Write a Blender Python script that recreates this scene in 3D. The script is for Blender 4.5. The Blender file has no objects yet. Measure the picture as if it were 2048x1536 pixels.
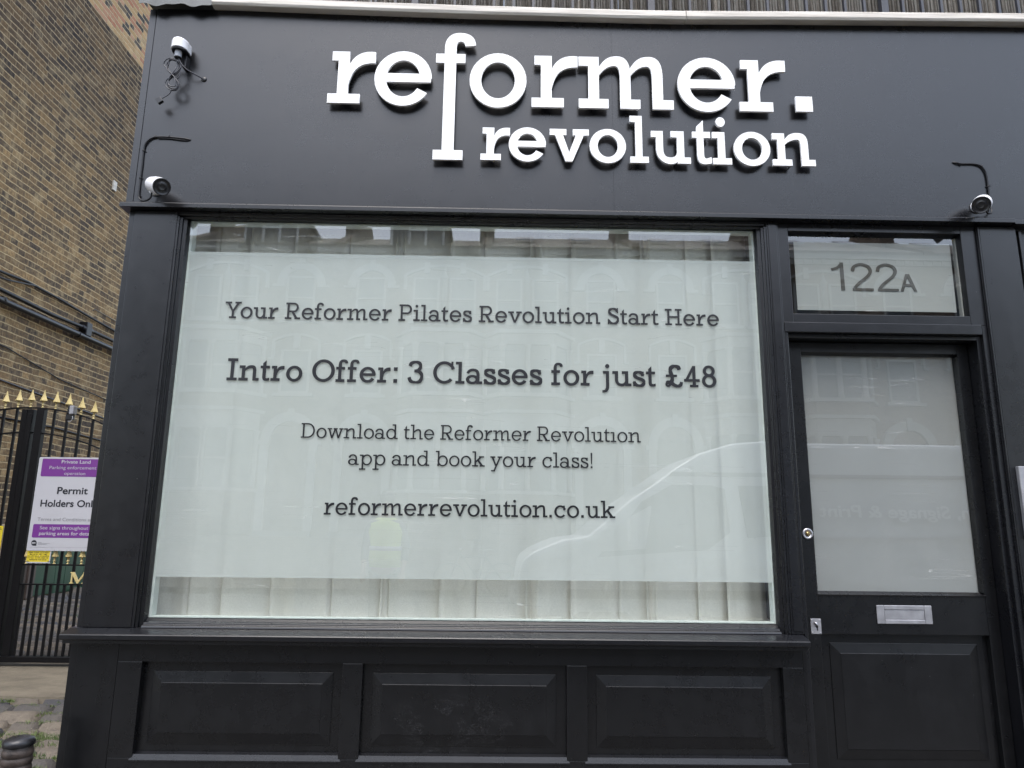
import bpy, bmesh, math, random
from mathutils import Vector, Matrix
from mathutils.geometry import delaunay_2d_cdt
C = bpy.context.scene
COL = C.collection
PI = math.pi
rnd = random.Random(7)

# ---------------------------------------------------------------- camera
cam_d = bpy.data.cameras.new('camera'); cam = bpy.data.objects.new('camera', cam_d); COL.objects.link(cam)
cam_d.sensor_width = 36; cam_d.lens = 1420/2048*36; cam_d.clip_start = .05; cam_d.clip_end = 400
_y, _p, _r = math.radians(.7936), math.radians(11.4703), math.radians(.7035)
_f = Vector((math.sin(_y)*math.cos(_p), math.cos(_y)*math.cos(_p), math.sin(_p)))
_x = Vector((math.cos(_y), -math.sin(_y), 0)); _u = _x.cross(_f)
_rx = math.cos(_r)*_x + math.sin(_r)*_u; _ru = -math.sin(_r)*_x + math.cos(_r)*_u
M = Matrix(((_rx.x, _ru.x, -_f.x, 0), (_rx.y, _ru.y, -_f.y, -3.1), (_rx.z, _ru.z, -_f.z, 1.38), (0, 0, 0, 1)))
cam.matrix_world = M
C.camera = cam

# ---------------------------------------------------------------- sky, sun, exposure
SUN_EL, SUN_AZ = math.radians(66), math.radians(192)     # azimuth clockwise from +y: behind the camera, a little to the left
w = bpy.data.worlds.new('World'); C.world = w; w.use_nodes = True
nt = w.node_tree; nt.nodes.clear()
sky = nt.nodes.new('ShaderNodeTexSky'); sky.sky_type = 'NISHITA'; sky.sun_disc = False
sky.sun_elevation = SUN_EL; sky.sun_rotation = SUN_AZ; sky.air_density = 1.2; sky.dust_density = 2.5; sky.ozone_density = 1.0
hs = nt.nodes.new('ShaderNodeHueSaturation'); hs.inputs['Saturation'].default_value = .62
bg = nt.nodes.new('ShaderNodeBackground'); bg.inputs['Strength'].default_value = .15
wo = nt.nodes.new('ShaderNodeOutputWorld')
nt.links.new(sky.outputs[0], hs.inputs['Color']); nt.links.new(hs.outputs[0], bg.inputs[0]); nt.links.new(bg.outputs[0], wo.inputs[0])
sd = bpy.data.lights.new('sun', 'SUN'); sd.energy = .5; sd.angle = math.radians(35); sd.color = (1, .97, .93)
sun = bpy.data.objects.new('sun', sd); COL.objects.link(sun)
_sd = Vector((math.sin(SUN_AZ)*math.cos(SUN_EL), math.cos(SUN_AZ)*math.cos(SUN_EL), math.sin(SUN_EL)))
sun.rotation_euler = _sd.to_track_quat('Z', 'Y').to_euler(); sun.location = _sd*30
C.view_settings.view_transform = 'Standard'; C.view_settings.look = 'None'; C.view_settings.gamma = 1
C.view_settings.exposure = 1.80
C.cycles.max_bounces = 8; C.cycles.transparent_max_bounces = 16; C.cycles.caustics_reflective = False
C.cycles.caustics_refractive = False; C.cycles.sample_clamp_indirect = 6

# ---------------------------------------------------------------- material helpers
class NT:
    def __init__(s, name):
        s.m = bpy.data.materials.new(name); s.m.use_nodes = True; s.t = s.m.node_tree; s.t.nodes.clear()
        s.out = s.t.nodes.new('ShaderNodeOutputMaterial')
    def n(s, typ, **kw):
        nd = s.t.nodes.new('ShaderNode'+typ)
        for k, v in kw.items():
            if k.startswith('i_'):
                key = k[2:].replace('_', ' ')
                nd.inputs[key].default_value = v
            else: setattr(nd, k, v)
        return nd
    def l(s, a, b): s.t.links.new(a, b)
    def put(s, val, sock):
        if isinstance(val, (int, float, tuple)): sock.default_value = val
        else: s.l(val, sock)
    def ma(s, op, a, b=0., c=0.):
        nd = s.t.nodes.new('ShaderNodeMath'); nd.operation = op
        s.put(a, nd.inputs[0]); s.put(b, nd.inputs[1])
        if len(nd.inputs) > 2: s.put(c, nd.inputs[2])
        return nd.outputs[0]
    def mix(s, f, a, b, mode='MIX'):
        nd = s.t.nodes.new('ShaderNodeMixRGB'); nd.blend_type = mode
        for v, k in ((f, 0), (a, 1), (b, 2)):
            if isinstance(v, tuple) and len(v) == 3: v = (*v, 1)
            s.put(v, nd.inputs[k])
        return nd.outputs[0]
    def pos(s): return s.n('NewGeometry').outputs['Position']
    def noise(s, scale, vec=None, detail=4, rough=.55, dist=0):
        nd = s.n('TexNoise'); nd.inputs['Scale'].default_value = scale; nd.inputs['Detail'].default_value = detail
        nd.inputs['Roughness'].default_value = rough; nd.inputs['Distortion'].default_value = dist
        s.l(vec if vec is not None else s.pos(), nd.inputs['Vector']); return nd.outputs['Fac']
    def scaled(s, v, sc):
        nd = s.n('Mapping'); s.l(v, nd.inputs['Vector']); nd.inputs['Scale'].default_value = sc; return nd.outputs[0]
    def ramp(s, fac, stops):
        nd = s.n('ValToRGB'); cr = nd.color_ramp
        while len(cr.elements) < len(stops): cr.elements.new(.5)
        for e, (p, c) in zip(cr.elements, stops):
            e.position = p; e.color = (*c, 1) if len(c) == 3 else c
        s.put(fac, nd.inputs[0]); return nd.outputs[0]
    def rng(s, v, a, b, c, d):
        nd = s.n('MapRange'); s.put(v, nd.inputs[0])
        for i, x in enumerate((a, b, c, d)): nd.inputs[i+1].default_value = x
        return nd.outputs[0]
    def bump(s, h, st=.3, dist=.01, nrm=None):
        nd = s.n('Bump'); nd.inputs['Strength'].default_value = st; nd.inputs['Distance'].default_value = dist
        s.l(h, nd.inputs['Height'])
        if nrm is not None: s.l(nrm, nd.inputs['Normal'])
        return nd.outputs[0]
    def bsdf(s, col, rough=.5, metal=0., nrm=None, spec=.5, **kw):
        nd = s.n('BsdfPrincipled')
        if isinstance(col, tuple) and len(col) == 3: col = (*col, 1)
        s.put(col, nd.inputs['Base Color']); s.put(rough, nd.inputs['Roughness']); s.put(metal, nd.inputs['Metallic'])
        s.put(spec, nd.inputs['Specular IOR Level'])
        if nrm is not None: s.l(nrm, nd.inputs['Normal'])
        for k, v in kw.items(): s.put(v, nd.inputs[k])
        s.l(nd.outputs[0], s.out.inputs[0]); return nd
def g(v): return (v, v, v)

def simple(name, col, rough=.5, metal=0., var=.12, sc=8, bst=.1, spec=.5):
    t = NT(name); n1 = t.noise(sc); n2 = t.noise(sc*14, detail=2)
    a = tuple(c*(1-var) for c in col); b = tuple(min(1, c*(1+var)) for c in col)
    c = t.mix(t.rng(n1, .3, .7, 0, 1), a, b)
    r = t.ma('ADD', t.ma('MULTIPLY', n1, .2), rough-.1)
    t.bsdf(c, r, metal, t.bump(n2, bst, .002), spec); return t.m

def paint(name, base, rough=.36, marks=0, dust=.35, spec=.5):
    t = NT(name); p = t.pos()
    big = t.noise(1.1, detail=3); brush = t.noise(6, t.scaled(p, (1, 1, 14)), 3)
    fine = t.noise(160, detail=2); blot = t.noise(14, detail=5, rough=.65)
    c = t.mix(t.rng(blot, .45, .8, 0, dust), base, tuple(x*2.1+.003 for x in base))
    # pin-head chips and scuffs in the paint
    vo = t.n('TexVoronoi'); vo.inputs['Scale'].default_value = 17; t.l(p, vo.inputs['Vector'])
    vn = t.n('TexNoise'); vn.inputs['Scale'].default_value = 60; t.l(p, vn.inputs['Vector'])
    spot = t.ma('LESS_THAN', t.ma('ADD', vo.outputs['Distance'], t.ma('MULTIPLY', vn.outputs['Fac'], .03)), .045)
    keep = t.ma('GREATER_THAN', t.noise(2.7, detail=1), .54)
    c = t.mix(t.ma('MULTIPLY', t.ma('MULTIPLY', spot, keep), .6), c, (.16, .16, .165))
    stv = t.noise(5, t.scaled(p, (3.2, 1, .22)), 4, .6); c = t.mix(t.rng(stv, .5, .8, 0, .16), c, tuple(x*2.6+.004 for x in base))
    if marks:   # scraped patch on the middle panel of the stall riser, fading outwards
        sx = t.n('SeparateXYZ'); t.l(p, sx.inputs[0])
        dx = t.ma('DIVIDE', t.ma('SUBTRACT', sx.outputs[0], -.18), .33); dz = t.ma('DIVIDE', t.ma('SUBTRACT', sx.outputs[2], .56), .17)
        r2 = t.ma('SUBTRACT', 1, t.ma('ADD', t.ma('MULTIPLY', dx, dx), t.ma('MULTIPLY', dz, dz)))
        area = t.rng(r2, 0, .8, 0, 1)
        sc1 = t.noise(30, t.scaled(p, (1, 1, 2.6)), 6, .7, .6)
        ln = t.ma('LESS_THAN', t.ma('ABSOLUTE', t.ma('SUBTRACT', sc1, .56)), .006)
        sp = t.ma('GREATER_THAN', t.noise(190, detail=2, rough=.7), .66)
        pa = t.ma('GREATER_THAN', t.noise(9, detail=3), .47)
        msk = t.ma('MULTIPLY', t.ma('MULTIPLY', t.ma('MAXIMUM', ln, t.ma('MULTIPLY', sp, .8)), pa), area)
        c = t.mix(t.ma('MULTIPLY', msk, .30), c, (.16, .16, .17))
        lo = t.rng(sx.outputs[2], .50, .40, 0, 1); lx = t.rng(t.ma('ABSOLUTE', t.ma('ADD', sx.outputs[0], .25)), .2, .55, 1, 0)
        sp2 = t.ma('GREATER_THAN', t.noise(120, t.scaled(p, (1, 1, .4)), 2, .7), .7)
        c = t.mix(t.ma('MULTIPLY', t.ma('MULTIPLY', t.ma('MULTIPLY', sp2, lo), lx), .6), c, (.25, .24, .22))
    r = t.ma('ADD', t.ma('ADD', t.ma('MULTIPLY', big, .12), t.ma('MULTIPLY', stv, .03)), t.ma('ADD', t.ma('MULTIPLY', blot, .12), rough-.14))
    nm = t.bump(brush, .03, .003); nm = t.bump(fine, .08, .001, nm); nm = t.bump(big, .18, .02, nm)
    t.bsdf(c, r, 0, nm, spec); return t.m

def glass_mat(name, ior=1.75, tint=(.93, .965, .95)):
    t = NT(name)
    wav = t.noise(.9, detail=1); nm = t.bump(wav, .05, .02)
    # Schlick reflectance from |N.I|, the same from both sides of the pane
    ge = t.n('NewGeometry'); dt = t.n('VectorMath', operation='DOT_PRODUCT'); t.l(nm, dt.inputs[0]); t.l(ge.outputs['Incoming'], dt.inputs[1])
    f0 = ((ior-1)/(ior+1))**2; f0 = 2*f0/(1+f0)
    fac = t.ma('ADD', t.ma('MULTIPLY', t.ma('POWER', t.ma('SUBTRACT', 1., t.ma('MINIMUM', t.ma('ABSOLUTE', dt.outputs['Value']), 1.)), 5.), 1-f0), f0)
    tr = t.n('BsdfTransparent'); tr.inputs[0].default_value = (*tint, 1)
    gl = t.n('BsdfGlossy'); gl.inputs['Roughness'].default_value = .0; t.l(nm, gl.inputs['Normal'])
    mx = t.n('MixShader'); t.l(fac, mx.inputs[0]); t.l(tr.outputs[0], mx.inputs[1]); t.l(gl.outputs[0], mx.inputs[2])
    p = t.pos(); sm = t.rng(t.noise(2.6, detail=6, rough=.7, dist=1.), .5, .85, .0, .07)
    ln = t.noise(1.3, t.scaled(p, (.35, 1, 9)), 3, .5); gate = t.ma('GREATER_THAN', t.noise(3.1, detail=2), .5)
    sc = t.ma('MULTIPLY', t.ma('MULTIPLY', t.ma('LESS_THAN', t.ma('ABSOLUTE', t.ma('SUBTRACT', ln, .5)), .0016), gate), .22)
    df = t.n('BsdfDiffuse'); df.inputs[0].default_value = (.8, .8, .78, 1); m3 = t.n('MixShader'); t.l(t.ma('MAXIMUM', sm, sc), m3.inputs[0]); t.l(mx.outputs[0], m3.inputs[1]); t.l(df.outputs[0], m3.inputs[2])
    t.l(m3.outputs[0], t.out.inputs[0]); return t.m

def film_mat(name, col, see=.2, tl_=.2):
    t = NT(name); n = t.noise(3, detail=3); st = t.noise(5, t.scaled(t.pos(), (1, 1, .15)), 3)
    c = t.mix(t.rng(n, .3, .7, 0, 1), tuple(x*.95 for x in col), tuple(x*1.03 for x in col))
    c = t.mix(t.rng(st, .35, .75, 0, .5), c, tuple(x*.9 for x in col))
    d = t.n('BsdfDiffuse'); t.l(c, d.inputs[0])
    tl = t.n('BsdfTranslucent'); t.l(c, tl.inputs[0])
    m1 = t.n('MixShader'); m1.inputs[0].default_value = tl_; t.l(d.outputs[0], m1.inputs[1]); t.l(tl.outputs[0], m1.inputs[2])
    tr = t.n('BsdfTransparent'); mx = t.n('MixShader'); mx.inputs[0].default_value = see
    gl = t.n('BsdfGlossy'); gl.inputs['Roughness'].default_value = .38; m2 = t.n('MixShader'); m2.inputs[0].default_value = .045; t.l(m1.outputs[0], m2.inputs[1]); t.l(gl.outputs[0], m2.inputs[2])
    t.l(m2.outputs[0], mx.inputs[1]); t.l(tr.outputs[0], mx.inputs[2]); t.l(mx.outputs[0], t.out.inputs[0]); return t.m

def brick_mat(name, axis, stops, mortar, new=False, row=.075, soot=True, flem=True):
    """Flemish bond from arithmetic; axis 0 = wall along x, 1 = wall along y"""
    t = NT(name); p = t.pos()
    wv = t.n('TexNoise'); wv.inputs['Scale'].default_value = 3.2; wv.inputs['Detail'].default_value = 4; t.l(p, wv.inputs['Vector'])
    sx = t.n('SeparateXYZ'); t.l(p, sx.inputs[0]); wob = t.n('SeparateXYZ'); t.l(wv.outputs['Color'], wob.inputs[0])
    U = t.ma('ADD', sx.outputs[axis], t.ma('MULTIPLY', t.ma('SUBTRACT', wob.outputs[0], .5), .045))
    V = t.ma('ADD', sx.outputs[2], t.ma('MULTIPLY', t.ma('SUBTRACT', wob.outputs[1], .5), .034))
    v = t.ma('DIVIDE', V, row); rw = t.ma('FLOOR', v); fv = t.ma('SUBTRACT', v, rw)
    P = .3375
    off = t.ma('MULTIPLY', t.ma('MODULO', t.ma('ADD', rw, 1000.), 2.), .5)
    jit = t.n('TexWhiteNoise', noise_dimensions='1D'); t.l(rw, jit.inputs['W'])
    u = t.ma('ADD', t.ma('ADD', t.ma('DIVIDE', U, P), off), t.ma('MULTIPLY', jit.outputs['Value'], .16))
    cell = t.ma('FLOOR', u); fu = t.ma('SUBTRACT', u, cell)
    head = t.ma('GREATER_THAN', fu, .667)
    idn = t.ma('ADD', t.ma('MULTIPLY', cell, 2.), head)
    # distance to brick edge in metres
    a = t.ma('MULTIPLY', t.ma('MINIMUM', t.ma('ABSOLUTE', t.ma('SUBTRACT', fu, .667)), t.ma('MINIMUM', fu, t.ma('SUBTRACT', 1., fu))), P)
    b = t.ma('MULTIPLY', t.ma('MINIMUM', fv, t.ma('SUBTRACT', 1., fv)), row)
    rag = t.noise(45, detail=3)
    rg = t.ma('MULTIPLY', t.ma('SUBTRACT', rag, .5), .013)
    mm = t.ma('MAXIMUM', t.rng(t.ma('ADD', b, rg), .0052, .0085, 1, 0), t.ma('MULTIPLY', t.rng(t.ma('ADD', a, rg), .0030, .0060, 1, 0), .62))
    cv = t.n('CombineXYZ'); t.l(idn, cv.inputs[0]); t.l(rw, cv.inputs[1])
    wn = t.n('TexWhiteNoise', noise_dimensions='3D'); t.l(cv.outputs[0], wn.inputs['Vector'])
    wc = t.n('SeparateColor'); t.l(wn.outputs['Color'], wc.inputs[0])
    inner = t.noise(26, detail=5, rough=.7)
    val = t.ma('ADD', t.ma('MULTIPLY', wc.outputs[0], .58), t.ma('ADD', t.ma('MULTIPLY', t.ma('SUBTRACT', inner, .42), 1.5), t.ma('MULTIPLY', t.ma('SUBTRACT', t.noise(1.1, detail=3), .42), .8)))
    bc = t.ramp(val, stops)
    sp = t.ma('GREATER_THAN', t.noise(90, detail=3, rough=.7), .63)
    bc = t.mix(t.ma('MULTIPLY', sp, .45), bc, (.035, .03, .026))
    mcol = mortar
    if new:    # rebuilt upper courses in fresh yellow and red stock brick
        yq = t.ma('MULTIPLY', cell, P)
        zq = t.ma('MULTIPLY', rw, row)
        m1 = t.ma('GREATER_THAN', zq, 8.03)
        m2 = t.ma('MULTIPLY', t.ma('GREATER_THAN', yq, 6.62), t.ma('GREATER_THAN', zq, 7.45))
        nm_ = t.ma('MAXIMUM', m1, m2)
        nb = t.ramp(wc.outputs[1], [(0, (.05, .045, .042)), (.16, (.07, .06, .055)), (.2, (.36, .24, .12)), (.55, (.42, .27, .14)), (.6, (.33, .15, .09)), (1, (.40, .24, .15))])
        bc = t.mix(nm_, bc, nb)
        mcol = t.mix(nm_, mortar, (.50, .40, .25))
    ob = t.noise(7, detail=4, rough=.6)
    smear = t.rng(ob, .52, .70, 0, .55)
    bc = t.mix(smear, bc, mcol)
    col = t.mix(t.ma('MULTIPLY', mm, .9), bc, mcol)
    if soot:   # soot on the upper courses, efflorescence low down
        big = t.noise(.55, detail=4); zz = t.rng(sx.outputs[2], 4.6, 7.2, -.25, .40)
        sm = t.rng(t.ma('ADD', big, zz), .40, .85, 0, .92)
        if new: sm = t.ma('MULTIPLY', sm, t.ma('SUBTRACT', 1., nm_))
        dk = t.mix(1., bc, (.50, .50, .55), 'MULTIPLY'); mk = t.mix(1., mcol, (.78, .80, .90), 'MULTIPLY')
        col = t.mix(sm, col, t.mix(t.ma('MULTIPLY', mm, .9), dk, mk))
        eff = t.ma('MULTIPLY', t.rng(t.noise(1.7, detail=5, rough=.65), .55, .75, 0, .5), t.rng(sx.outputs[2], 2.6, 1.6, 0, 1))
        col = t.mix(eff, col, (.34, .33, .31))
    h = t.ma('ADD', t.ma('MULTIPLY', t.ma('SUBTRACT', 1., mm), 1.), t.ma('MULTIPLY', inner, .5))
    t.bsdf(col, .9, 0, t.bump(h, .8, .013), .25); return t.m

MT = {}
MT['paint'] = paint('black_paint', (.0032, .0034, .0047), .29, 0, .25, .64)
MT['paintm'] = paint('scuffed_black_paint', (.0038, .0040, .0047), .29, 1)
MT['door'] = paint('door_paint', (.0038, .0040, .0047), .29)
MT['gloss'] = paint('gate_paint', (.004, .004, .005), .42, 0, .2, .22)
MT['glass'] = glass_mat('window_glass', 1.75)
MT['glass2'] = glass_mat('far_glass', 1.6, (.5, .52, .55))
MT['film'] = film_mat('frosted_film', (.90, .93, .92), .38, .34)
MT['film2'] = film_mat('grey_frosted_film', (.385, .375, .365), .03)
MT['film3'] = film_mat('fanlight_film', (.47, .47, .45), .08)
MT['letter'] = simple('white_letter_face', (.82, .82, .82), .45, 0, .02, 3, .02)
MT['vinyl'] = simple('dark_vinyl', (.007, .0075, .0105), .42, 0, .05, 3, .02)
MT['digit'] = simple('cut_out_digit', (.055, .047, .038), .5, 0, .1, 3, .02)
MT['white_plastic'] = simple('white_plastic', (.74, .74, .77), .35, 0, .03, 10, .03)
MT['black_plastic'] = simple('black_plastic', (.007, .007, .009), .36, 0, .1, 20, .05)
MT['cable'] = simple('cable_black', (.006, .006, .008), .4, 0, .2, 30, .1, .35)
MT['greycable'] = simple('cable_grey', (.045, .045, .055), .4, 0, .2, 30, .1)
MT['grey_plastic'] = simple('grey_plastic', (.30, .31, .34), .4, 0, .1, 20, .1)
MT['steel'] = simple('brushed_steel', (.50, .50, .53), .36, .9, .10, 30, .2)
MT['steel2'] = simple('satin_aluminium', (.36, .36, .38), .5, .75, .14, 22, .2)
MT['brass'] = simple('keyway_metal', (.45, .33, .16), .35, .9, .2, 40, .2)
MT['gold'] = simple('gold_paint', (.60, .49, .22), .45, .1, .12, 30, .1)
MT['purple'] = simple('purple_print', (.155, .030, .235), .4, 0, .04, 5, .01)
MT['signwhite'] = simple('sign_white', (.47, .48, .52), .35, 0, .02, 5, .01)
MT['signwhite2'] = simple('white_gloss_board', (.78, .78, .75), .4, 0, .04, 4, .05)
MT['ink'] = simple('sign_ink', (.02, .022, .03), .5, 0, .05, 5, .01)
MT['inkgrey'] = simple('sign_grey_ink', (.22, .22, .24), .5, 0, .05, 5, .01)
MT['yellow'] = simple('yellow_print', (.66, .53, .03), .45, 0, .06, 8, .01)
MT['green'] = simple('green_door_paint', (.010, .050, .024), .4, 0, .2, 4, .2)
MT['brownwood'] = simple('brown_timber', (.075, .055, .045), .6, 0, .3, 6, .3)
MT['tanstone'] = simple('tan_stone', (.30, .23, .155), .85, 0, .2, 6, .5)
MT['plaster'] = simple('interior_plaster', (.17, .165, .15), .8, 0, .05, 2, .1)
MT['floorwood'] = simple('interior_floor', (.25, .18, .12), .5, 0, .2, 4, .1)
MT['lead'] = simple('lead_flashing', (.10, .105, .105), .6, .2, .35, 9, .5)
MT['felt'] = simple('roof_felt', (.05, .05, .05), .9, 0, .3, 6, .5)
MT['seal'] = simple('pale_seal', (.62, .66, .63), .5, 0, .1, 20, .2)
MT['rail'] = simple('railing_paint', (.035, .037, .046), .45, 0, .15, 12, .2)
MT['vanbody'] = simple('van_body', (.56, .57, .58), .2, 0, .03, 2, .01)
MT['vantrim'] = simple('van_trim', (.12, .12, .13), .4, 0, .05, 4, .05)
MT['rubber'] = simple('tyre_rubber', (.015, .015, .015), .8, 0, .2, 20, .2)
MT['trim'] = simple('white_masonry_paint', (.37, .36, .34), .7, 0, .12, 3, .3)
MT['slate'] = simple('roof_slate', (.17, .15, .13), .75, 0, .35, 5, .6)
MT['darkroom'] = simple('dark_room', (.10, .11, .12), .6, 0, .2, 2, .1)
MT['net'] = simple('net_curtain', (.16, .16, .17), .8, 0, .2, 5, .2)
MT['skin'] = simple('skin', (.42, .25, .18), .5, 0, .06, 6, .05)
MT['hair'] = simple('brown_hair', (.03, .02, .015), .6, 0, .3, 40, .4)
MT['hivis'] = simple('hi_vis_yellow', (.58, .75, .04), .6, 0, .05, 6, .1)
MT['cloth'] = simple('dark_workwear', (.03, .035, .05), .8, 0, .15, 10, .3)
MT['reflect'] = simple('reflective_tape', (.6, .6, .6), .3, .2, .05, 10, .1)
MT['brick'] = brick_mat('stock_brick', 1, [(0, (.045, .036, .030)), (.18, (.070, .053, .040)), (.36, (.112, .079, .050)), (.55, (.160, .106, .057)), (.78, (.24, .155, .075)), (1, (.36, .235, .112))], (.45, .34, .19), True)
MT['brick2'] = brick_mat('terrace_brick', 0, [(0, (.13, .095, .075)), (.5, (.20, .15, .115)), (1, (.28, .21, .16))], (.18, .15, .12), soot=False)

def curtain_mat():
    t = NT('linen_curtain'); p = t.pos()
    a = t.noise(900, t.scaled(p, (1, .2, .12)), 2); b = t.noise(900, t.scaled(p, (.12, .2, 1)), 2)
    wv = t.ma('ADD', a, b); c = t.mix(t.rng(wv, .8, 1.2, 0, 1), (.78, .755, .69), (.92, .895, .825))
    d = t.n('BsdfDiffuse'); t.l(c, d.inputs[0]); t.l(t.bump(wv, .4, .002), d.inputs['Normal'])
    tl = t.n('BsdfTranslucent'); t.l(c, tl.inputs[0]); mx = t.n('MixShader'); mx.inputs[0].default_value = .15
    t.l(d.outputs[0], mx.inputs[1]); t.l(tl.outputs[0], mx.inputs[2]); tp = t.n('BsdfTransparent'); m2 = t.n('MixShader'); m2.inputs[0].default_value = .14; t.l(mx.outputs[0], m2.inputs[1]); t.l(tp.outputs[0], m2.inputs[2]); t.l(m2.outputs[0], t.out.inputs[0]); return t.m
MT['curtain'] = curtain_mat()

def attr_mat(name, stops, rough, sc, bst, extra=None):
    t = NT(name); at = t.n('Attribute'); at.attribute_name = 'rnd'
    n = t.noise(sc, detail=5, rough=.65)
    c = t.ramp(t.ma('ADD', t.ma('MULTIPLY', at.outputs['Fac'], .8), t.ma('MULTIPLY', t.ma('SUBTRACT', n, .5), .6)), stops)
    if extra: c = extra(t, c)
    t.bsdf(c, rough, 0, t.bump(t.noise(sc*4, detail=4), bst, .004, t.bump(n, bst, .02)), .4); return t.m
MT['sett'] = attr_mat('granite_sett', [(0, (.045, .046, .052)), (.4, (.078, .071, .064)), (.7, (.115, .098, .080)), (1, (.165, .142, .11))], .75, 30, .5)
MT['reed'] = attr_mat('reed', [(0, (.17, .15, .125)), (.4, (.31, .285, .25)), (1, (.44, .42, .38))], .8, 40, .3)

def concrete_mat(name, c1, c2, sc=3):
    t = NT(name); n = t.noise(sc, t.scaled(t.pos(), (.6, 1.6, 1)), 7, .7); f = t.noise(60, detail=5, rough=.75)
    c = t.mix(t.rng(n, .35, .68, 0, 1), c1, c2)
    c = t.mix(t.ma('MULTIPLY', t.ma('GREATER_THAN', f, .64), .4), c, tuple(x*.45 for x in c1))
    t.bsdf(c, .9, 0, t.bump(f, .5, .006, t.bump(n, .5, .03)), .3); return t.m
MT['concrete'] = concrete_mat('ramp_concrete', (.085, .075, .058), (.18, .158, .122))
MT['soil'] = concrete_mat('joint_soil', (.045, .042, .030), (.085, .07, .05), 9)
MT['asphalt'] = concrete_mat('asphalt', (.045, .045, .047), (.065, .064, .063), 2)
MT['stone'] = concrete_mat('kerb_stone', (.13, .125, .12), (.2, .19, .18), 4)

def paving_mat():
    t = NT('paving_slabs'); br = t.n('TexBrick'); mp = t.n('Mapping'); t.l(t.pos(), mp.inputs[0]); t.l(mp.outputs[0], br.inputs['Vector'])
    br.inputs['Scale'].default_value = 1; br.inputs['Brick Width'].default_value = .6; br.inputs['Row Height'].default_value = .6
    br.inputs['Mortar Size'].default_value = .006; br.inputs['Color1'].default_value = (.075, .072, .07, 1); br.inputs['Color2'].default_value = (.10, .097, .09, 1)
    br.inputs['Mortar'].default_value = (.06, .055, .05, 1)
    n = t.noise(6, detail=5); c = t.mix(t.rng(n, .3, .7, 0, .4), br.outputs['Color'], (.14, .13, .125))
    t.bsdf(c, .85, 0, t.bump(br.outputs['Fac'], -.4, .01), .3); return t.m
MT['paving'] = paving_mat()

def coping_mat():
    t = NT('weathered_white_coping'); p = t.pos(); st = t.noise(7, t.scaled(p, (.35, 1, 8)), 5, .65)
    c = t.mix(t.rng(st, .42, .72, 0, .7), (.58, .55, .50), (.26, .23, .20))
    t.bsdf(c, .7, 0, t.bump(st, .5, .008), .3); return t.m
MT['coping'] = coping_mat()
def grass_mat():
    t = NT('grass_blade'); n = t.noise(9, detail=3); c = t.mix(t.rng(n, .3, .7, 0, 1), (.045, .075, .016), (.10, .145, .032))
    t.bsdf(c, .6); return t.m
MT['grass'] = grass_mat()

# ---------------------------------------------------------------- mesh helpers
class MB:
    def __init__(s): s.v = []; s.f = []; s.sm = []; s.r = []; s.cur = 0.
    def add(s, vs, fs, smooth=False):
        o = len(s.v); s.v += [tuple(v) for v in vs]; s.f += [tuple(i+o for i in f) for f in fs]; s.sm += [smooth]*len(fs); s.r += [s.cur]*len(vs); return s
    def box(s, x0, x1, y0, y1, z0, z1):
        return s.add([(x0, y0, z0), (x1, y0, z0), (x1, y1, z0), (x0, y1, z0), (x0, y0, z1), (x1, y0, z1), (x1, y1, z1), (x0, y1, z1)],
                     [(0, 3, 2, 1), (4, 5, 6, 7), (0, 1, 5, 4), (1, 2, 6, 5), (2, 3, 7, 6), (3, 0, 4, 7)])
    def prism(s, pts, axis, a, b):
        """pts: 2-D profile (the two other axes in order), extruded along axis from a to b"""
        n = len(pts)
        def P(p, t):
            return (t, p[0], p[1]) if axis == 0 else (p[0], t, p[1]) if axis == 1 else (p[0], p[1], t)
        vs = [P(p, a) for p in pts]+[P(p, b) for p in pts]
        return s.add(vs, [tuple(range(n))[::-1], tuple(range(n, 2*n))]+[(i, (i+1) % n, n+(i+1) % n, n+i) for i in range(n)])
    def tube(s, pts, r, seg=8, cap=True, rs=None):
        pts = [Vector(p) for p in pts]; vs = []; fs = []; n = len(pts); up = None
        for i, p in enumerate(pts):
            d = (pts[min(i+1, n-1)]-pts[max(i-1, 0)])
            d = d.normalized() if d.length > 1e-9 else Vector((0, 0, 1))
            if up is None: up = d.orthogonal().normalized()
            up = (up-d*up.dot(d)); up = up.normalized() if up.length > 1e-6 else d.orthogonal().normalized()
            sd_ = d.cross(up); rr = rs[i] if rs else r
            for k in range(seg):
                a = 2*PI*k/seg; vs.append(p+(up*math.cos(a)+sd_*math.sin(a))*rr)
        for i in range(n-1):
            for k in range(seg): fs.append((i*seg+k, i*seg+(k+1) % seg, (i+1)*seg+(k+1) % seg, (i+1)*seg+k))
        if cap: fs += [tuple(range(seg))[::-1], tuple(range((n-1)*seg, n*seg))]
        return s.add(vs, fs, seg > 5)
    def lathe(s, prof, c, seg=16, axis=Vector((0, 0, 1)), smooth=True, rot=0):
        q = Vector((0, 0, 1)).rotation_difference(Vector(axis).normalized()); c = Vector(c); vs = []; fs = []; n = len(prof)
        for (r, z) in prof:
            for k in range(seg):
                a = 2*PI*k/seg+rot; vs.append(c+q @ Vector((r*math.cos(a), r*math.sin(a), z)))
        for i in range(n-1):
            for k in range(seg): fs.append((i*seg+k, i*seg+(k+1) % seg, (i+1)*seg+(k+1) % seg, (i+1)*seg+k))
        fs += [tuple(range(seg))[::-1], tuple(range((n-1)*seg, n*seg))]
        return s.add(vs, fs, smooth)
def sub(par, name, label=None):
    pass
def root(name, loc, label, cat, group=None):
    o = bpy.data.objects.new(name, None); COL.objects.link(o); o.location = loc; o.empty_display_size = .1
    o['label'] = label; o['category'] = cat
    if group: o['group'] = group
    o['_o'] = list(loc); return o
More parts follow.
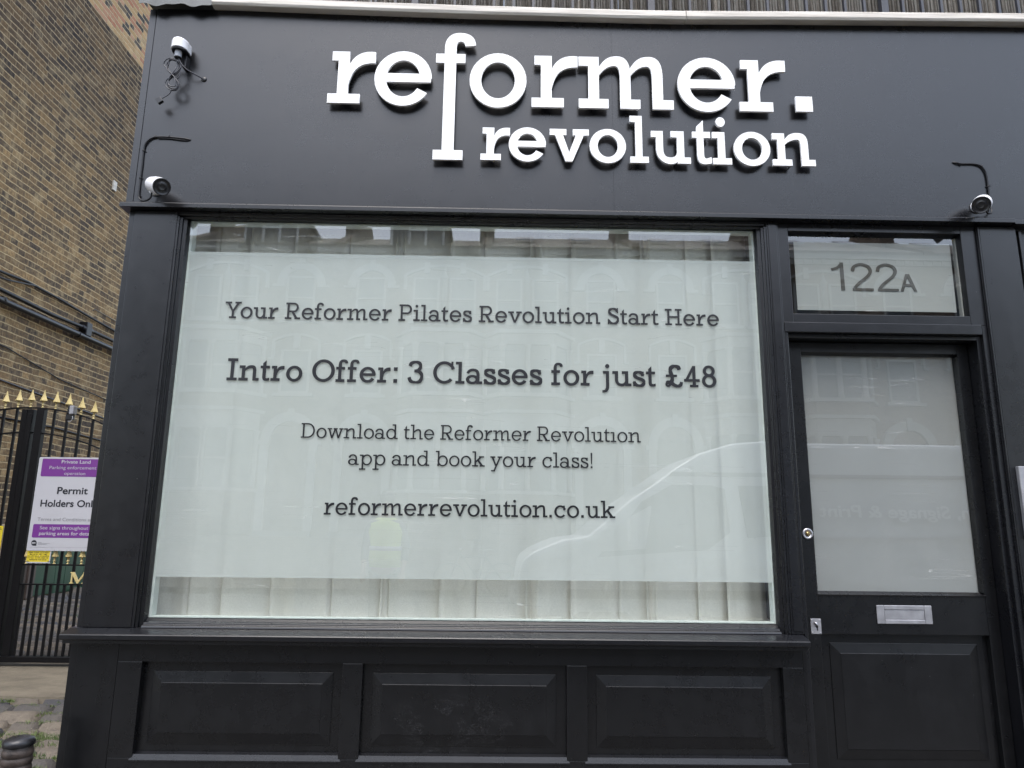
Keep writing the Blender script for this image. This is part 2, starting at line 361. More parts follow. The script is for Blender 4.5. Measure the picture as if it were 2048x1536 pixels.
def org(par):
    if par is None: return Vector((0, 0, 0))
    p = par; v = Vector((0, 0, 0))
    while p is not None: v += p.location; p = p.parent
    return v
def link(name, mb, mat, par=None, bev=0., label=None, cat=None, group=None, kind=None, at=None, attr=False):
    """ONE mesh object; coordinates given in world space. at = origin for a top-level mesh"""
    o_ = org(par) if par is not None else Vector(at or (0, 0, 0))
    me = bpy.data.meshes.new(name); me.from_pydata([Vector(v)-o_ for v in mb.v], [], mb.f)
    me.polygons.foreach_set('use_smooth', mb.sm)
    if attr:
        a = me.attributes.new('rnd', 'FLOAT', 'POINT'); a.data.foreach_set('value', mb.r)
    me.materials.append(MT[mat]); me.update()
    o = bpy.data.objects.new(name, me); COL.objects.link(o)
    if par is not None: o.parent = par
    else: o.location = o_
    if bev:
        b = o.modifiers.new('bevel', 'BEVEL'); b.width = bev; b.segments = 2; b.limit_method = 'ANGLE'; b.angle_limit = math.radians(35)
    if label: o['label'] = label
    if cat: o['category'] = cat
    if group: o['group'] = group
    if kind: o['kind'] = kind
    return o
def copy_tree(o, par=None):
    c = o.copy(); COL.objects.link(c); c.parent = par
    for ch in o.children: copy_tree(ch, c)
    return c

# ---------------------------------------------------------------- lettering (slab-serif drawn from strokes)
def bz(a, b, c, d, n=9):
    out = []
    for i in range(n+1):
        t = i/n; u = 1-t
        out.append((u**3*a[0]+3*u*u*t*b[0]+3*u*t*t*c[0]+t**3*d[0], u**3*a[1]+3*u*u*t*b[1]+3*u*t*t*c[1]+t**3*d[1]))
    return out
def rect(x0, y0, x1, y1): return [[(x0, y0), (x1, y0), (x1, y1), (x0, y1)]]
def strip(A, B):
    out = []
    for i in range(len(A)-1): out += [[A[i], A[i+1], B[i+1]], [A[i], B[i+1], B[i]]]
    return out
def arc(cx, cy, rx, ry, wx, wy, a0=0, a1=360, n=36):
    n = max(4, int(n*abs(a1-a0)/360)); A = []; B = []
    for i in range(n+1):
        a = math.radians(a0+(a1-a0)*i/n); A.append((cx+rx*math.cos(a), cy+ry*math.sin(a))); B.append((cx+(rx-wx)*math.cos(a), cy+(ry-wy)*math.sin(a)))
    return strip(A, B)
def disc(cx, cy, r, n=20): return [[(cx+r*math.cos(2*PI*i/n), cy+r*math.sin(2*PI*i/n)) for i in range(n)]]
def crom(P, n=7):
    P = [P[0]]+list(P)+[P[-1]]; out = []
    for i in range(1, len(P)-2):
        p0, p1, p2, p3 = P[i-1:i+3]
        for k in range(n):
            t = k/n
            out.append(tuple(.5*((2*p1[j])+(-p0[j]+p2[j])*t+(2*p0[j]-5*p1[j]+4*p2[j]-p3[j])*t*t+(-p0[j]+3*p1[j]-3*p2[j]+p3[j])*t**3) for j in (0, 1)))
    out.append(P[-2]); return out
def stroke(P, w, smooth=True, wv=None):
    Q = crom(P) if smooth else P; A = []; B = []
    for i, p in enumerate(Q):
        a = Q[max(0, i-1)]; b = Q[min(len(Q)-1, i+1)]; dx, dy = b[0]-a[0], b[1]-a[1]; L = math.hypot(dx, dy) or 1
        nx, ny = -dy/L, dx/L
        ww = (w if wv is None else w*abs(nx)+wv*abs(ny))/2
        A.append((p[0]+nx*ww, p[1]+ny*ww)); B.append((p[0]-nx*ww, p[1]-ny*ww))
    return strip(A, B)
def arch(x0, x1, w, s, top=1.02, drop=0.):
    xm = x0+.58*(x1-x0); L = x1-w
    o_ = bz((x0, .80), (x0+.10, .95), (x0+.22*(x1-x0)+.05, top), (xm, top))+bz((xm, top), (x1-.06, top), (x1, .88), (x1, .60))[1:]
    t2 = top-s*1.08; xi = min(xm, L-.10)
    i_ = bz((x0, .64), (x0+.08, .74), (xi-.14, t2), (xi, t2))+bz((xi, t2), (L-.02, t2), (L, .74), (L, .56))[1:]
    return strip(o_, i_)+rect(L, 0, x1, .60)
CAP = 1.46
def glyph(ch, w=.2, s=.17):
    h = s
    R = rect
    if ch == 'o': return arc(.57, .5, .53, .53, w*1.06, s), 1.14
    if ch == 'e':
        return arc(.57, .5, .53, .53, w*1.06, s, 0, 328)+R(.12, .43, 1.085, .43+s*.93), 1.16
    if ch == 'c':
        return arc(.57, .5, .53, .53, w*1.06, s, 38, 322)+R(.82, .60, .82+.14, 1.0)+arc(.57, .5, .53, .53, w*1.0, s, 20, 60), 1.08
    if ch == 'r':
        return R(.05, 1-h, .37, 1)+R(.17, 0, .17+w, 1)+R(0, 0, .60, h)+strip(bz((.17+w, .74), (.45, .92), (.60, 1.03), (.86, 1.0)), bz((.17+w, .36), (.37+w*.3, .62), (.52, .79), (.86, .99-w*1.0))), .92
    if ch == 'n':
        return R(.02, 1-h, .40, 1)+R(.40-w, 0, .40, 1)+R(.0, 0, .60, h)+arch(.40, 1.12, w, s)+R(1.12-w, 0, 1.32, h), 1.35
    if ch == 'h':
        return R(.02, CAP-h, .40, CAP)+R(.40-w, 0, .40, CAP)+R(.0, 0, .60, h)+arch(.40, 1.12, w, s)+R(1.12-w, 0, 1.32, h), 1.35
    if ch == 'm':
        return R(.0, 1-h, .39, 1)+R(.39-w, 0, .39, 1)+R(.0, 0, .57, h)+arch(.39, 1.0, w, s)+R(1.0-w, 0, 1.18, h)+arch(1.0, 1.62, w, s)+R(1.62-w, 0, 1.82, h), 1.85
    if ch == 'u':
        o_ = bz((.38-w, .45), (.38-w, .12), (.42, -.02), (.60, -.02))+bz((.60, -.02), (.76, -.02), (.88, .04), (1.05-w+.01, .18))[1:]
        i_ = bz((.38, .45), (.38, .24), (.46, s*.95), (.62, s*.95))+bz((.62, s*.95), (.72, s*.95), (.80, .22), (1.05-w+.01, .38))[1:]
        return R(.0, 1-h, .38, 1)+R(.38-w, .42, .38, 1)+strip(o_, i_)+R(1.05-w, 0, 1.05, 1)+R(.63, 1-h, 1.05, 1)+R(1.05-w, 0, 1.25, h), 1.28
    if ch == 't':
        o_ = bz((.15, .32), (.15, .02), (.25, -.05), (.62, .02)); i_ = bz((.15+w, .32), (.15+w, .13), (.42, .15), (.62, .02+s*1.05))
        return R(.0, 1-h, .60, 1)+R(.15, .30, .15+w, 1.12)+[[(.15, 1.10), (.15+w, 1.10), (.15+w, 1.36), (.15, 1.16)]]+strip(o_, i_), .66
    if ch in 'iı':
        d = disc(.285, 1.32, w*.66) if ch == 'i' else []
        return R(.0, 1-h, .40, 1)+R(.40-w, 0, .40, 1)+R(.0, 0, .60, h)+d, .64
    if ch == 'j':
        o_ = bz((.40, .1), (.40, -.30), (.30, -.45), (-.06, -.45)); i_ = bz((.40-w, .1), (.40-w, -.22), (.14, -.28), (-.06, -.28))
        return R(.0, 1-h, .40, 1)+R(.40-w, .08, .40, 1)+strip(o_, i_)+disc(.285, 1.32, w*.66), .58
    if ch == 'l': return R(.0, CAP-h, .40, CAP)+R(.40-w, 0, .40, CAP)+R(.0, 0, .60, h), .63
    if ch == 'v':
        k = w*1.12
        return R(0, 1-h, .52, 1)+R(.72, 1-h, 1.22, 1)+[[(.13, 1-h/2), (.13+k, 1-h/2), (.60+k*.42, 0), (.60-k*.42, 0)], [(1.10-k, 1-h/2), (1.10, 1-h/2), (.60+k*.42, 0), (.60-k*.42, 0)]], 1.2
    if ch == 'w':
        k = w*1.0
        return R(0, 1-h, .48, 1)+R(.62, 1-h, 1.05, 1)+R(1.22, 1-h, 1.66, 1)+[[(.11, 1-h/2), (.11+k, 1-h/2), (.48+k*.45, 0), (.48-k*.5, 0)], [(.88-k, 1-h/2), (.88, 1-h/2), (.48+k*.5, 0), (.48-k*.45, 0)], [(.78, 1-h/2), (.78+k, 1-h/2), (1.16+k*.45, 0), (1.16-k*.5, 0)], [(1.54-k, 1-h/2), (1.54, 1-h/2), (1.16+k*.5, 0), (1.16-k*.45, 0)]], 1.66
    if ch == 'y':
        k = w*1.1
        return R(0, 1-h, .50, 1)+R(.72, 1-h, 1.20, 1)+[[(.12, 1-h/2), (.12+k, 1-h/2), (.62+k*.35, .02), (.62-k*.55, .02)], [(1.08-k, 1-h/2), (1.08, 1-h/2), (.46, -.44), (.46-k, -.44)]]+R(.10, -.45, .50, -.45+h), 1.18
    if ch == 'f':
        o_ = bz((.15, 1.1), (.15, 1.36), (.26, 1.50), (.48, 1.50))+bz((.48, 1.50), (.66, 1.50), (.76, 1.42), (.76, 1.24))[1:]
        i_ = bz((.15+w, 1.1), (.15+w, 1.26), (.36, 1.33), (.46, 1.33))+bz((.46, 1.33), (.53, 1.33), (.58, 1.30), (.58, 1.22))[1:]
        return R(.0, 1-h, .58, 1)+R(.15, 0, .15+w, 1.12)+R(0, 0, .58, h)+strip(o_, i_), .72
    if ch == 'a':
        o_ = bz((.05, .72), (.12, .94), (.30, 1.02), (.48, 1.02))+bz((.48, 1.02), (.78, 1.02), (.92, .86), (.92, .58))[1:]
        i_ = bz((.22, .66), (.27, .80), (.36, 1.02-s), (.48, 1.02-s))+bz((.48, 1.02-s), (.64, 1.02-s), (.92-w, .78), (.92-w, .58))[1:]
        return strip(o_, i_)+R(.92-w, 0, .92, .60)+R(.92-w, 0, 1.10, h*.95)+arc(.45, .29, .43, .31, w*1.05, s*.9), 1.12
    if ch == 's':
        P_ = [(.71, .72), (.60, .90), (.38, .945), (.19, .88), (.15, .73), (.27, .60), (.55, .49), (.73, .38), (.76, .22), (.64, .08), (.42, .05), (.22, .12), (.11, .30)]
        return stroke(P_, w*.80, True, s*.88)+R(.66, .68, .77, .99)+R(.05, .01, .16, .34), .88
    if ch == 'd':
        return arc(.55, .5, .52, .53, w*1.06, s)+R(1.05-w, 0, 1.05, CAP)+R(.66, CAP-h, 1.05, CAP)+R(1.05-w, 0, 1.25, h), 1.28
    if ch == 'b':
        return arc(.74, .5, .52, .53, w*1.06, s)+R(.40-w, 0, .40, CAP)+R(.02, CAP-h, .40, CAP)+R(.2, 0, .40, .2), 1.30
    if ch == 'p':
        return arc(.74, .5, .52, .53, w*1.06, s)+R(.40-w, -.45, .40, 1)+R(.02, 1-h, .40, 1)+R(0, -.45, .62, -.45+h), 1.30
    if ch == 'k':
        return R(.02, CAP-h, .40, CAP)+R(.40-w, 0, .40, CAP)+R(0, 0, .60, h)+R(.68, 1-h, 1.20, 1)+R(.78, 0, 1.28, h)+[[(.38, .34), (.38, .56), (.80, .94), (1.04, .94)], [(.50, .56), (.66, .70), (1.16, .05), (.90, .05)]], 1.26
    if ch == 'Y':
        return R(0, CAP-h, .56, CAP)+R(.86, CAP-h, 1.42, CAP)+R(.71-w/2, 0, .71+w/2, .66)+R(.40, 0, 1.02, h)+[[(.14, CAP-h/2), (.14+w*1.2, CAP-h/2), (.71+w/2, .60), (.71-w/2, .60)], [(1.28-w*1.2, CAP-h/2), (1.28, CAP-h/2), (.71+w/2, .60), (.71-w/2, .60)]], 1.32
    if ch in 'RP':
        b = R(.05, CAP-h, .80, CAP)+R(.18, 0, .18+w, CAP)+R(.0, 0, .60, h)+R(.3, .60, .80, .60+s)+arc(.76, (CAP+.60)/2, .42, (CAP-.60)/2, w*1.0, s, -90, 90)
        if ch == 'R': return b+[[(.52, .66), (.76, .66), (1.18, .05), (.92, .05)]]+R(.86, 0, 1.36, h), 1.40
        return b, 1.28
    if ch == 'D':
        return R(.0, CAP-h, .72, CAP)+R(.0, 0, .72, h)+R(.17, 0, .17+w, CAP)+arc(.70, CAP/2, .72, CAP/2, w*1.06, s, -90, 90), 1.52
    if ch == 'I': return R(.0, CAP-h, .66, CAP)+R(.33-w/2, 0, .33+w/2, CAP)+R(0, 0, .66, h), .74
    if ch == 'H':
        return R(.0, CAP-h, .60, CAP)+R(0, 0, .60, h)+R(.30-w/2, 0, .30+w/2, CAP)+R(.90, CAP-h, 1.50, CAP)+R(.90, 0, 1.50, h)+R(1.20-w/2, 0, 1.20+w/2, CAP)+R(.3, .66, 1.2, .66+s), 1.56
    if ch == 'S':
        P_ = [(.92, 1.12), (.82, 1.30), (.56, 1.385), (.28, 1.30), (.20, 1.08), (.36, .88), (.62, .76), (.92, .60), (.98, .34), (.82, .13), (.54, .075), (.28, .16), (.15, .38)]
        return stroke(P_, w*.9, True, s*.95)+R(.90, 1.0, 1.01, CAP)+R(.07, 0, .18, .48), 1.16
    if ch == 'O': return arc(.76, CAP/2, .74, CAP/2+.02, w*1.1, s*1.05), 1.54
    if ch == 'C': return arc(.76, CAP/2, .74, CAP/2+.02, w*1.1, s*1.05, 40, 318)+R(1.20, .94, 1.34, CAP)+arc(.76, CAP/2, .74, CAP/2+.02, w*1.0, s*1.05, 20, 55), 1.46
    if ch == '3':
        return stroke([(.10, 1.12), (.20, 1.31), (.46, 1.40), (.72, 1.32), (.80, 1.10), (.68, .87), (.40, .80)], w*.85, True, s*.85)+stroke([(.40, .80), (.72, .74), (.88, .56), (.88, .32), (.74, .10), (.46, .055), (.18, .13), (.06, .38)], w*.85, True, s*.85), 1.04
    if ch == '4':
        return R(.62, 0, .62+w, CAP-.04)+R(.06, .36, 1.10, .36+s)+R(.44, 0, 1.0, h*.9)+[[(.06, .36), (.30, .40), (.82, CAP-.04), (.64, CAP-.04)]], 1.16
    if ch == '8': return arc(.53, 1.09, .40, .38, w, s)+arc(.53, .43, .48, .45, w*1.04, s), 1.08
    if ch == '£':
        return stroke([(.98, 1.14), (.90, 1.32), (.66, 1.385), (.44, 1.28), (.38, 1.06), (.46, .80), (.50, .55), (.42, .30), (.26, .16)], w, True, s)+R(.08, .66, .82, .66+s*.85)+stroke([(.14, .24), (.24, .33), (.42, .28), (.62, .13), (.86, .06), (1.04, .14), (1.10, .34)], w*.8, True, s*.95)+arc(.22, .18, .19, .19, w*.72, s*.8), 1.18
    if ch == ':': return R(.12, 0, .12+w*1.15, w*1.15)+R(.12, .78, .12+w*1.15, .78+w*1.15), .50
    if ch == '.': return R(.10, 0, .10+w*1.2, w*1.2), .46
    if ch == '!': return R(.14, 0, .14+w*1.05, w*1.05)+[[(.14, CAP), (.14+w*1.05, CAP), (.14+w*.78, .36), (.14+w*.27, .36)]], .5
    return [], .50
def sans(ch, w=.11):       # figures for the house number
    if ch == '1': return rect(.34, 0, .34+w, 1)+stroke([(.36, .92), (.28, .82), (.12, .74)], w*.9, True), .58
    if ch == '2': return stroke([(.07, .70), (.12, .86), (.30, .945), (.50, .88), (.57, .71), (.48, .52), (.24, .28), (.10, .10)], w, True)+rect(.04, 0, .62, w*.95), .68
    if ch == 'A': return [[(0, 0), (w*1.05, 0), (.31+w*.45, .68), (.31-w*.55, .68)], [(.66-w*1.05, 0), (.66, 0), (.31+w*.55+.03, .68), (.31-w*.45, .68)]]+rect(.14, .20, .52, .20+w*.85), .7
    return [], .3
def union(polys):
    vs = []; fs = []
    for p in polys:
        a = sum(p[i][0]*p[(i+1) % len(p)][1]-p[(i+1) % len(p)][0]*p[i][1] for i in range(len(p)))
        if abs(a) < 1e-9: continue
        if a < 0: p = p[::-1]
        o = len(vs); vs += [Vector(q) for q in p]; fs.append(list(range(o, o+len(p))))
    r = delaunay_2d_cdt(vs, [], fs, 0, 1e-5, True)
    return r[0], [f for f, og in zip(r[2], r[5]) if og]
def solid(mb, vs, fs, fmap, y0, y1):
    """extrude a filled 2-D shape; y0 = front (towards -y). fmap maps (u,v) to (x,z)"""
    o = len(mb.v); n = len(vs); P_ = [fmap(v) for v in vs]
    V = [(p[0], y0, p[1]) for p in P_]+[(p[0], y1, p[1]) for p in P_]
    F = [tuple(f) for f in fs]+[tuple(i+n for i in f[::-1]) for f in fs]
    ed = {}
    for f in fs:
        for i in range(len(f)):
            a, b = f[i], f[(i+1) % len(f)]; ed[(a, b)] = 1
    for (a, b) in list(ed):
        if (b, a) not in ed: F.append((b, a, a+n, b+n))
    mb.add(V, F)
def line_polys(text, w, s, track=0., gf=glyph):
    x = 0; out = []
    for ch in text:
        ps, adv = gf(ch, w, s) if gf is glyph else gf(ch, w)
        out += [[(q[0]+x, q[1]) for q in p] for p in ps]; x += adv+track
    xs = [q[0] for p in out for q in p]
    return out, min(xs), max(xs)
def text_mb(text, x0, x1, z, xh, y0, y1, w=.2, s=.17, track=.05, gf=glyph):
    ps, a, b = line_polys(text, w, s, track, gf); vs, fs = union(ps); k = (x1-x0)/(b-a)
    mb = MB(); solid(mb, vs, fs, lambda v: (x0+(v[0]-a)*k, z+v[1]*xh), y0, y1); return mb
def font_mb(body, x0, z, size, y, width=None, center=None, bold=0., shear=0., mirror=False, thick=.0006):
    cu = bpy.data.curves.new('lettering', 'FONT'); cu.body = body; cu.size = 1; cu.shear = shear; cu.offset = bold; cu.extrude = 0
    ob = bpy.data.objects.new('lettering', cu); COL.objects.link(ob); bpy.context.view_layer.update()
    me = ob.evaluated_get(bpy.context.evaluated_depsgraph_get()).to_mesh()
    V = [(v.co.x, v.co.y) for v in me.vertices]; F = [tuple(p.vertices) for p in me.polygons]
    ob.evaluated_get(bpy.context.evaluated_depsgraph_get()).to_mesh_clear(); COL.objects.unlink(ob); bpy.data.objects.remove(ob); bpy.data.curves.remove(cu)
    a = min(v[0] for v in V); b = max(v[0] for v in V); kx = size if width is None else width/(b-a)
    if center is not None: x0 = center-(b-a)*kx/2
    mb = MB(); sg = -1 if mirror else 1
    W_ = (b-a)*kx
    mb.add([((x0+(v[0]-a)*kx) if not mirror else (x0+W_-(v[0]-a)*kx), y, z+v[1]*size) for v in V], F); return mb

# ================================================================ SETTING
def lane_z(y):
    if y < 1.8: return .2+.045*y
    if y < 2.6: return .281+.089*(y-1.8)/.8
    return .37+.05*(y-2.6)
mb = MB(); mb.box(-60, 60, -70, 20, -.3, -.02)
link('ground', mb, 'asphalt', kind='structure')
mb = MB(); mb.box(-60, 60, -11.8, -3.0, -.019, .0)
link('road', mb, 'asphalt', kind='structure')
mb = MB(); mb.prism([(-2.85, -.018), (-2.85, .125), (-.32, .15), (-.32, -.018)], 0, -5.5, 60); mb.prism([(-2.85, -.018), (-2.85, .125), (0, .15), (0, -.018)], 0, -60, -5.5)
mb.box(-1.75, 3.6, -.32, .04, -.018, .152)
mb.box(-60, 60, -15.5, -11.95, -.018, .12)
link('pavement', mb, 'paving', kind='structure')
mb = MB(); x = -30
while x < 30:
    mb.box(x, x+.895, -3.0, -2.852, -.0185, .128); mb.box(x, x+.895, -11.948, -11.8, -.0185, .122); x += .9
link('kerb', mb, 'stone', kind='structure')
for k in (-3.25, -3.40):
    mb = MB(); mb.box(-30, 30, k-.05, k+.03, .0, .004)
    MT.setdefault('roadyellow', simple('road_yellow', (.55, .42, .05), .7, 0, .2, 8, .2))
    link('road_marking', mb, 'roadyellow', kind='structure')

# cobbled lane: soil bed and individually domed setts, one sheet
mb = MB(); bed = [(-.32, lane_z(-.32)-.03), (1.8, lane_z(1.8)-.03), (2.6, .34), (14, lane_z(14)-.03), (14, -.2), (-.32, -.2)]
mb.prism(bed, 0, -5.5, -1.75)
link('lane_bed', mb, 'soil', kind='structure')
mb = MB()
def sett(mb, x0, x1, y0, y1, r):
    mb.cur = r.random(); nx, ny = 6, 4; hz = r.uniform(-.006, .008); tx = r.uniform(-.05, .05); ty = r.uniform(-.05, .05)
    vs = []; fs = []
    jit = [(r.uniform(-.008, .008), r.uniform(-.007, .007)) for _ in range(4)]
    for j in range(ny):
        for i in range(nx):
            u = i/(nx-1); v = j/(ny-1)
            e = (1-abs(2*u-1)**5)*(1-abs(2*v-1)**4)
            cu = .5-.5*math.cos(PI*u) if 0 < i < nx-1 else u
            dx = (jit[0][0]*(1-u)+jit[1][0]*u); dy = (jit[0][1]*(1-v)+jit[3][1]*v)
            # rounded corners
            cx = abs(2*u-1); cy = abs(2*v-1); pinch = .10*(cx**4)*(cy**4)
            X = x0+(x1-x0)*(.5+(cu-.5)*(1-pinch))+dx; Y = y0+(y1-y0)*(.5+(v-.5)*(1-pinch))+dy
            Z = lane_z(Y)-.034+.040*min(1, e*2.4)**.5+(hz if e > 0 else 0)+(tx*(u-.5)*.1+ty*(v-.5)*.1)*(e > 0)+(r.uniform(-.0025, .0025) if e > 0 else 0)
            vs.append((X, Y, Z))
    for j in range(ny-1):
        for i in range(nx-1): a = j*nx+i; fs.append((a, a+1, a+nx+1, a+nx))
    mb.add(vs, fs, True)
r = random.Random(3); y = -.30; setts_y = []
while y < 11:
    d = r.uniform(.135, .175)
    if y < 1.8 and y+d > 1.74: d = 1.76-y
    if 1.75 < y < 2.62: y = 2.62; continue
    x = -5.48+r.uniform(0, .15)-.1
    while x < -1.76:
        L = r.uniform(.16, .27)
        if x > -5.5 and not (y < -.02 and x+L > -1.78): sett(mb, max(x, -5.49)+.010, min(x+L, -1.755)-.010, y+.009, y+d-.009, r); setts_y.append((x, y))
        x += L
    y += d
link('cobbled_lane', mb, 'sett', kind='structure', attr=True)
# concrete ramp under the gate
mb = MB(); rr = random.Random(5); N = 40
for yy0, yy1, z0, z1 in ((1.76, 2.35, .292, .360), (2.35, 2.62, .360, .372)):
    for i in range(N):
        xa = -5.49+3.74*i/N; xb = -5.49+3.74*(i+1)/N
        wa = .02*math.sin(xa*3.1)+.012*math.sin(xa*11) if yy0 < 2 else 0; wb = .02*math.sin(xb*3.1)+.012*math.sin(xb*11) if yy0 < 2 else 0
        mb.add([(xa, yy0+wa, z0-.06), (xb, yy0+wb, z0-.06), (xb, yy0+wb+.02, z0), (xa, yy0+wa+.02, z0), (xb, yy1, z1), (xa, yy1, z1)], [(0, 1, 2, 3), (3, 2, 4, 5)], False)
link('concrete_ramp', mb, 'concrete', kind='structure')
# grass in the joints
mb = MB(); r = random.Random(11)
tufts = [(-2.62, 1.30), (-2.5, 1.05), (-2.35, .80), (-2.42, .95), (-2.25, .62), (-2.18, .75), (-2.3, .48), (-2.1, .40), (-2.85, 1.62), (-2.6, 1.72), (-2.95, 1.1), (-2.15, 1.0), (-2.3, 1.35), (-2.02, .25), (-2.75, .8), (-2.6, .5), (-3.1, 1.72), (-2.95, 1.45)]
for _ in range(22): tufts.append((r.uniform(-3.3, -1.85), r.uniform(-.1, 1.75)))
for _ in range(40): tufts.append((r.uniform(-5.2, -2.6), r.uniform(2.7, 6.5)))
for (tx, ty) in tufts:
    n = r.randint(60, 150) if ty < 1.8 else 30; rad = r.uniform(.05, .12)
    for _ in range(n):
        a = r.uniform(0, 2*PI); q = rad*math.sqrt(r.random()); bx = tx+q*math.cos(a)*1.6; by = ty+q*math.sin(a)*.35
        h = r.uniform(.010, .030)*(1.2-q/rad*.6); wd = .0022; la = r.uniform(0, 2*PI); l = h*r.uniform(.2, .9); z = lane_z(by)-.006
        if bx > -1.77: continue
        mb.add([(bx-wd, by, z), (bx+wd, by, z), (bx+l*math.cos(la), by+l*math.sin(la), z+h)], [(0, 1, 2)])
link('grass', mb, 'grass', kind='stuff', label='short bright green grass and moss growing in the joints between the lane cobbles', cat='grass')

mb = MB(); r = random.Random(31)
for _ in range(900):
    bx = r.uniform(-5.3, -1.8); by = r.uniform(-.25, 2.5) if r.random() < .8 else r.uniform(2.7, 5.5); q = r.uniform(.002, .006); z = lane_z(by)+(.006 if by > 1.8 and by < 2.6 else r.uniform(-.012, .002)); a = r.uniform(0, PI); mb.cur = r.random()
    c_, s_ = math.cos(a)*q, math.sin(a)*q
    mb.add([(bx+c_, by+s_, z), (bx-s_*.6, by+c_*.6, z), (bx-c_, by-s_, z), (bx+s_*.6, by-c_*.6, z), (bx, by, z+q*.7)], [(0, 1, 4), (1, 2, 4), (2, 3, 4), (3, 0, 4)])
MT['grit'] = attr_mat('pale_grit', [(0, (.08, .07, .05)), (.5, (.22, .19, .14)), (1, (.5, .47, .40))], .9, 20, .2)
link('gravel', mb, 'grit', kind='stuff', label='scattered pale grit and dead leaf crumbs on the cobbled lane', cat='gravel', attr=True)

# ================================================================ NEIGHBOUR BRICK BUILDING ON THE LEFT OF THE LANE
bw = root('brick_building', (-5.5, 4, 0), 'tall windowless building of yellow and soot-dark brick beyond the gated lane', 'building')
mb = MB(); mb.box(-10, -5.5, -.5, 16, 0, 11.5); link('wall', mb, 'brick', bw)
mb = MB(); mb.box(-10.05, -5.42, -.55, 16.05, 11.5, 11.62); link('parapet_coping', mb, 'stone', bw, bev=.01)
# painted panels in the foot of the wall
gd = root('green_door', (-5.5, 6.5, lane_z(6.5)), 'dark green painted timber door in the brick wall, seen through the gate bars', 'door')
mb = MB()
for k in range(9): mb.box(-5.5, -5.455, 5.60+k*.2, 5.795+k*.2, lane_z(5.6)+.01+.0*k, 1.98)
link('door_boards', mb, 'green', gd, bev=.004)
mb = MB(); mb.box(-5.5, -5.44, 5.47, 5.595, lane_z(5.5), 2.05); mb.box(-5.5, -5.44, 5.595, 7.5, 1.985, 2.05); link('door_frame', mb, 'brownwood', gd, bev=.004)
tw = MB(); tw.box(-5.5, -5.462, 5.22, 5.465, lane_z(5.3), 1.5)
link('timber_panel', tw, 'brownwood', None, .004, 'brown timber panel on the wall foot, left of the green door', 'panel', at=(-5.48, 5.3, .5))
tw = MB(); tw.box(-5.5, -5.46, 4.75, 5.215, lane_z(5), 1.35)
link('stone_plinth', tw, 'tanstone', None, .01, 'tan stone plinth block at the foot of the brick wall behind the gate', 'plinth', at=(-5.48, 5, .5))
# pipes and cables on the brick wall
def wallpipe(name, pts, rad, mat, label, cat, group=None, seg=10):
    m = MB(); m.tube([(-5.5+o, y_, z_) for (o, y_, z_) in pts], rad, seg); return link(name, m, mat, None, 0, label, cat, group, at=(-5.5, pts[0][1], pts[0][2]))
P1 = [(.07, 1, 3.845), (.07, 4.0, 3.84), (.07, 5.2, 3.83), (.07, 5.9, 3.86), (.07, 6.7, 3.87), (.07, 9, 3.88)]
pp = root('drain_pipe', (-5.43, 6, 3.84), 'upper fat black pipe running along the brick wall, joined by a bracket', 'pipe', 'black pipes along the brick wall')
mb = MB(); mb.tube([(-5.5+o, a, b+.0) for o, a, b in P1], .024, 12); link('pipe_run', mb, 'cable', pp)
mb = MB(); mb.box(-5.5, -5.39, 5.86, 5.98, 3.76, 3.94); mb.tube([(-5.43, 5.8, 3.85), (-5.43, 6.04, 3.86)], .036, 12); link('bracket', mb, 'cable', pp, bev=.01)
P2 = [(.075, 1, 3.735), (.075, 4.4, 3.728), (.075, 6.7, 3.75), (.075, 9, 3.76)]
pp = root('drain_pipe', (-5.43, 6, 3.74), 'lower black pipe with a glossy top edge, directly below the bracketed pipe', 'pipe', 'black pipes along the brick wall')
mb = MB(); mb.tube([(-5.5+o, a, b) for o, a, b in P2], .034, 12); link('pipe_run', mb, 'black_plastic', pp)
for yc in (4.35, 5.75, 7.3): mb = MB(); mb.tube([(-5.425, yc-.015, 3.74), (-5.425, yc+.015, 3.74)], .039, 12); mb.box(-5.5, -5.45, yc-.012, yc+.012, 3.73, 3.75); link('pipe_clip', mb, 'cable', pp)
cab = [(.03, 3.0, 3.98), (.03, 4.0, 4.03), (.03, 4.35, 4.05), (.03, 4.75, 4.085), (.03, 5.4, 4.075), (.03, 6.0, 4.05), (.03, 6.7, 4.03), (.03, 9, 4.0)]
wallpipe('cable_bundle', cab, .016, 'cable', 'sagging bundle of black cables above the two fat pipes on the brick wall', 'cable')
wallpipe('cable', [(.045, 3.0, 3.94), (.045, 4.0, 3.95), (.045, 4.4, 3.985), (.05, 4.85, 4.075)], .010, 'cable', 'short loose black cable joining the sagging cable bundle from the left', 'cable')
wallpipe('cable', [(.012, 6.1, 4.16), (.012, 6.13, 4.19), (.012, 6.2, 4.19), (.012, 9, 4.16)], .005, 'greycable', 'thin pale cable just above the right end of the cable bundle', 'cable', seg=6)
wallpipe('cable', [(.015, 3, 3.33), (.015, 4.6, 3.27), (.015, 5.6, 3.12), (.015, 6.6, 3.06), (.015, 9, 3.0)], .007, 'cable', 'thin dark cable slanting down the brick wall below the pipes', 'cable', seg=6)
wallpipe('cable', [(.015, 3, 2.99), (.015, 4.6, 2.90), (.015, 5.4, 2.86), (.015, 6.6, 2.80), (.015, 9, 2.75)], .010, 'greycable', 'grey cable on the brick wall just above the gilded gate spikes', 'cable', seg=6)
wallpipe('cable', [(.015, 4.6, 2.50), (.015, 5.6, 2.52), (.015, 6.6, 2.49), (.015, 9, 2.45)], .012, 'cable', 'black cable on the brick wall level with the gate top, ending behind the shopfront', 'cable', seg=6)
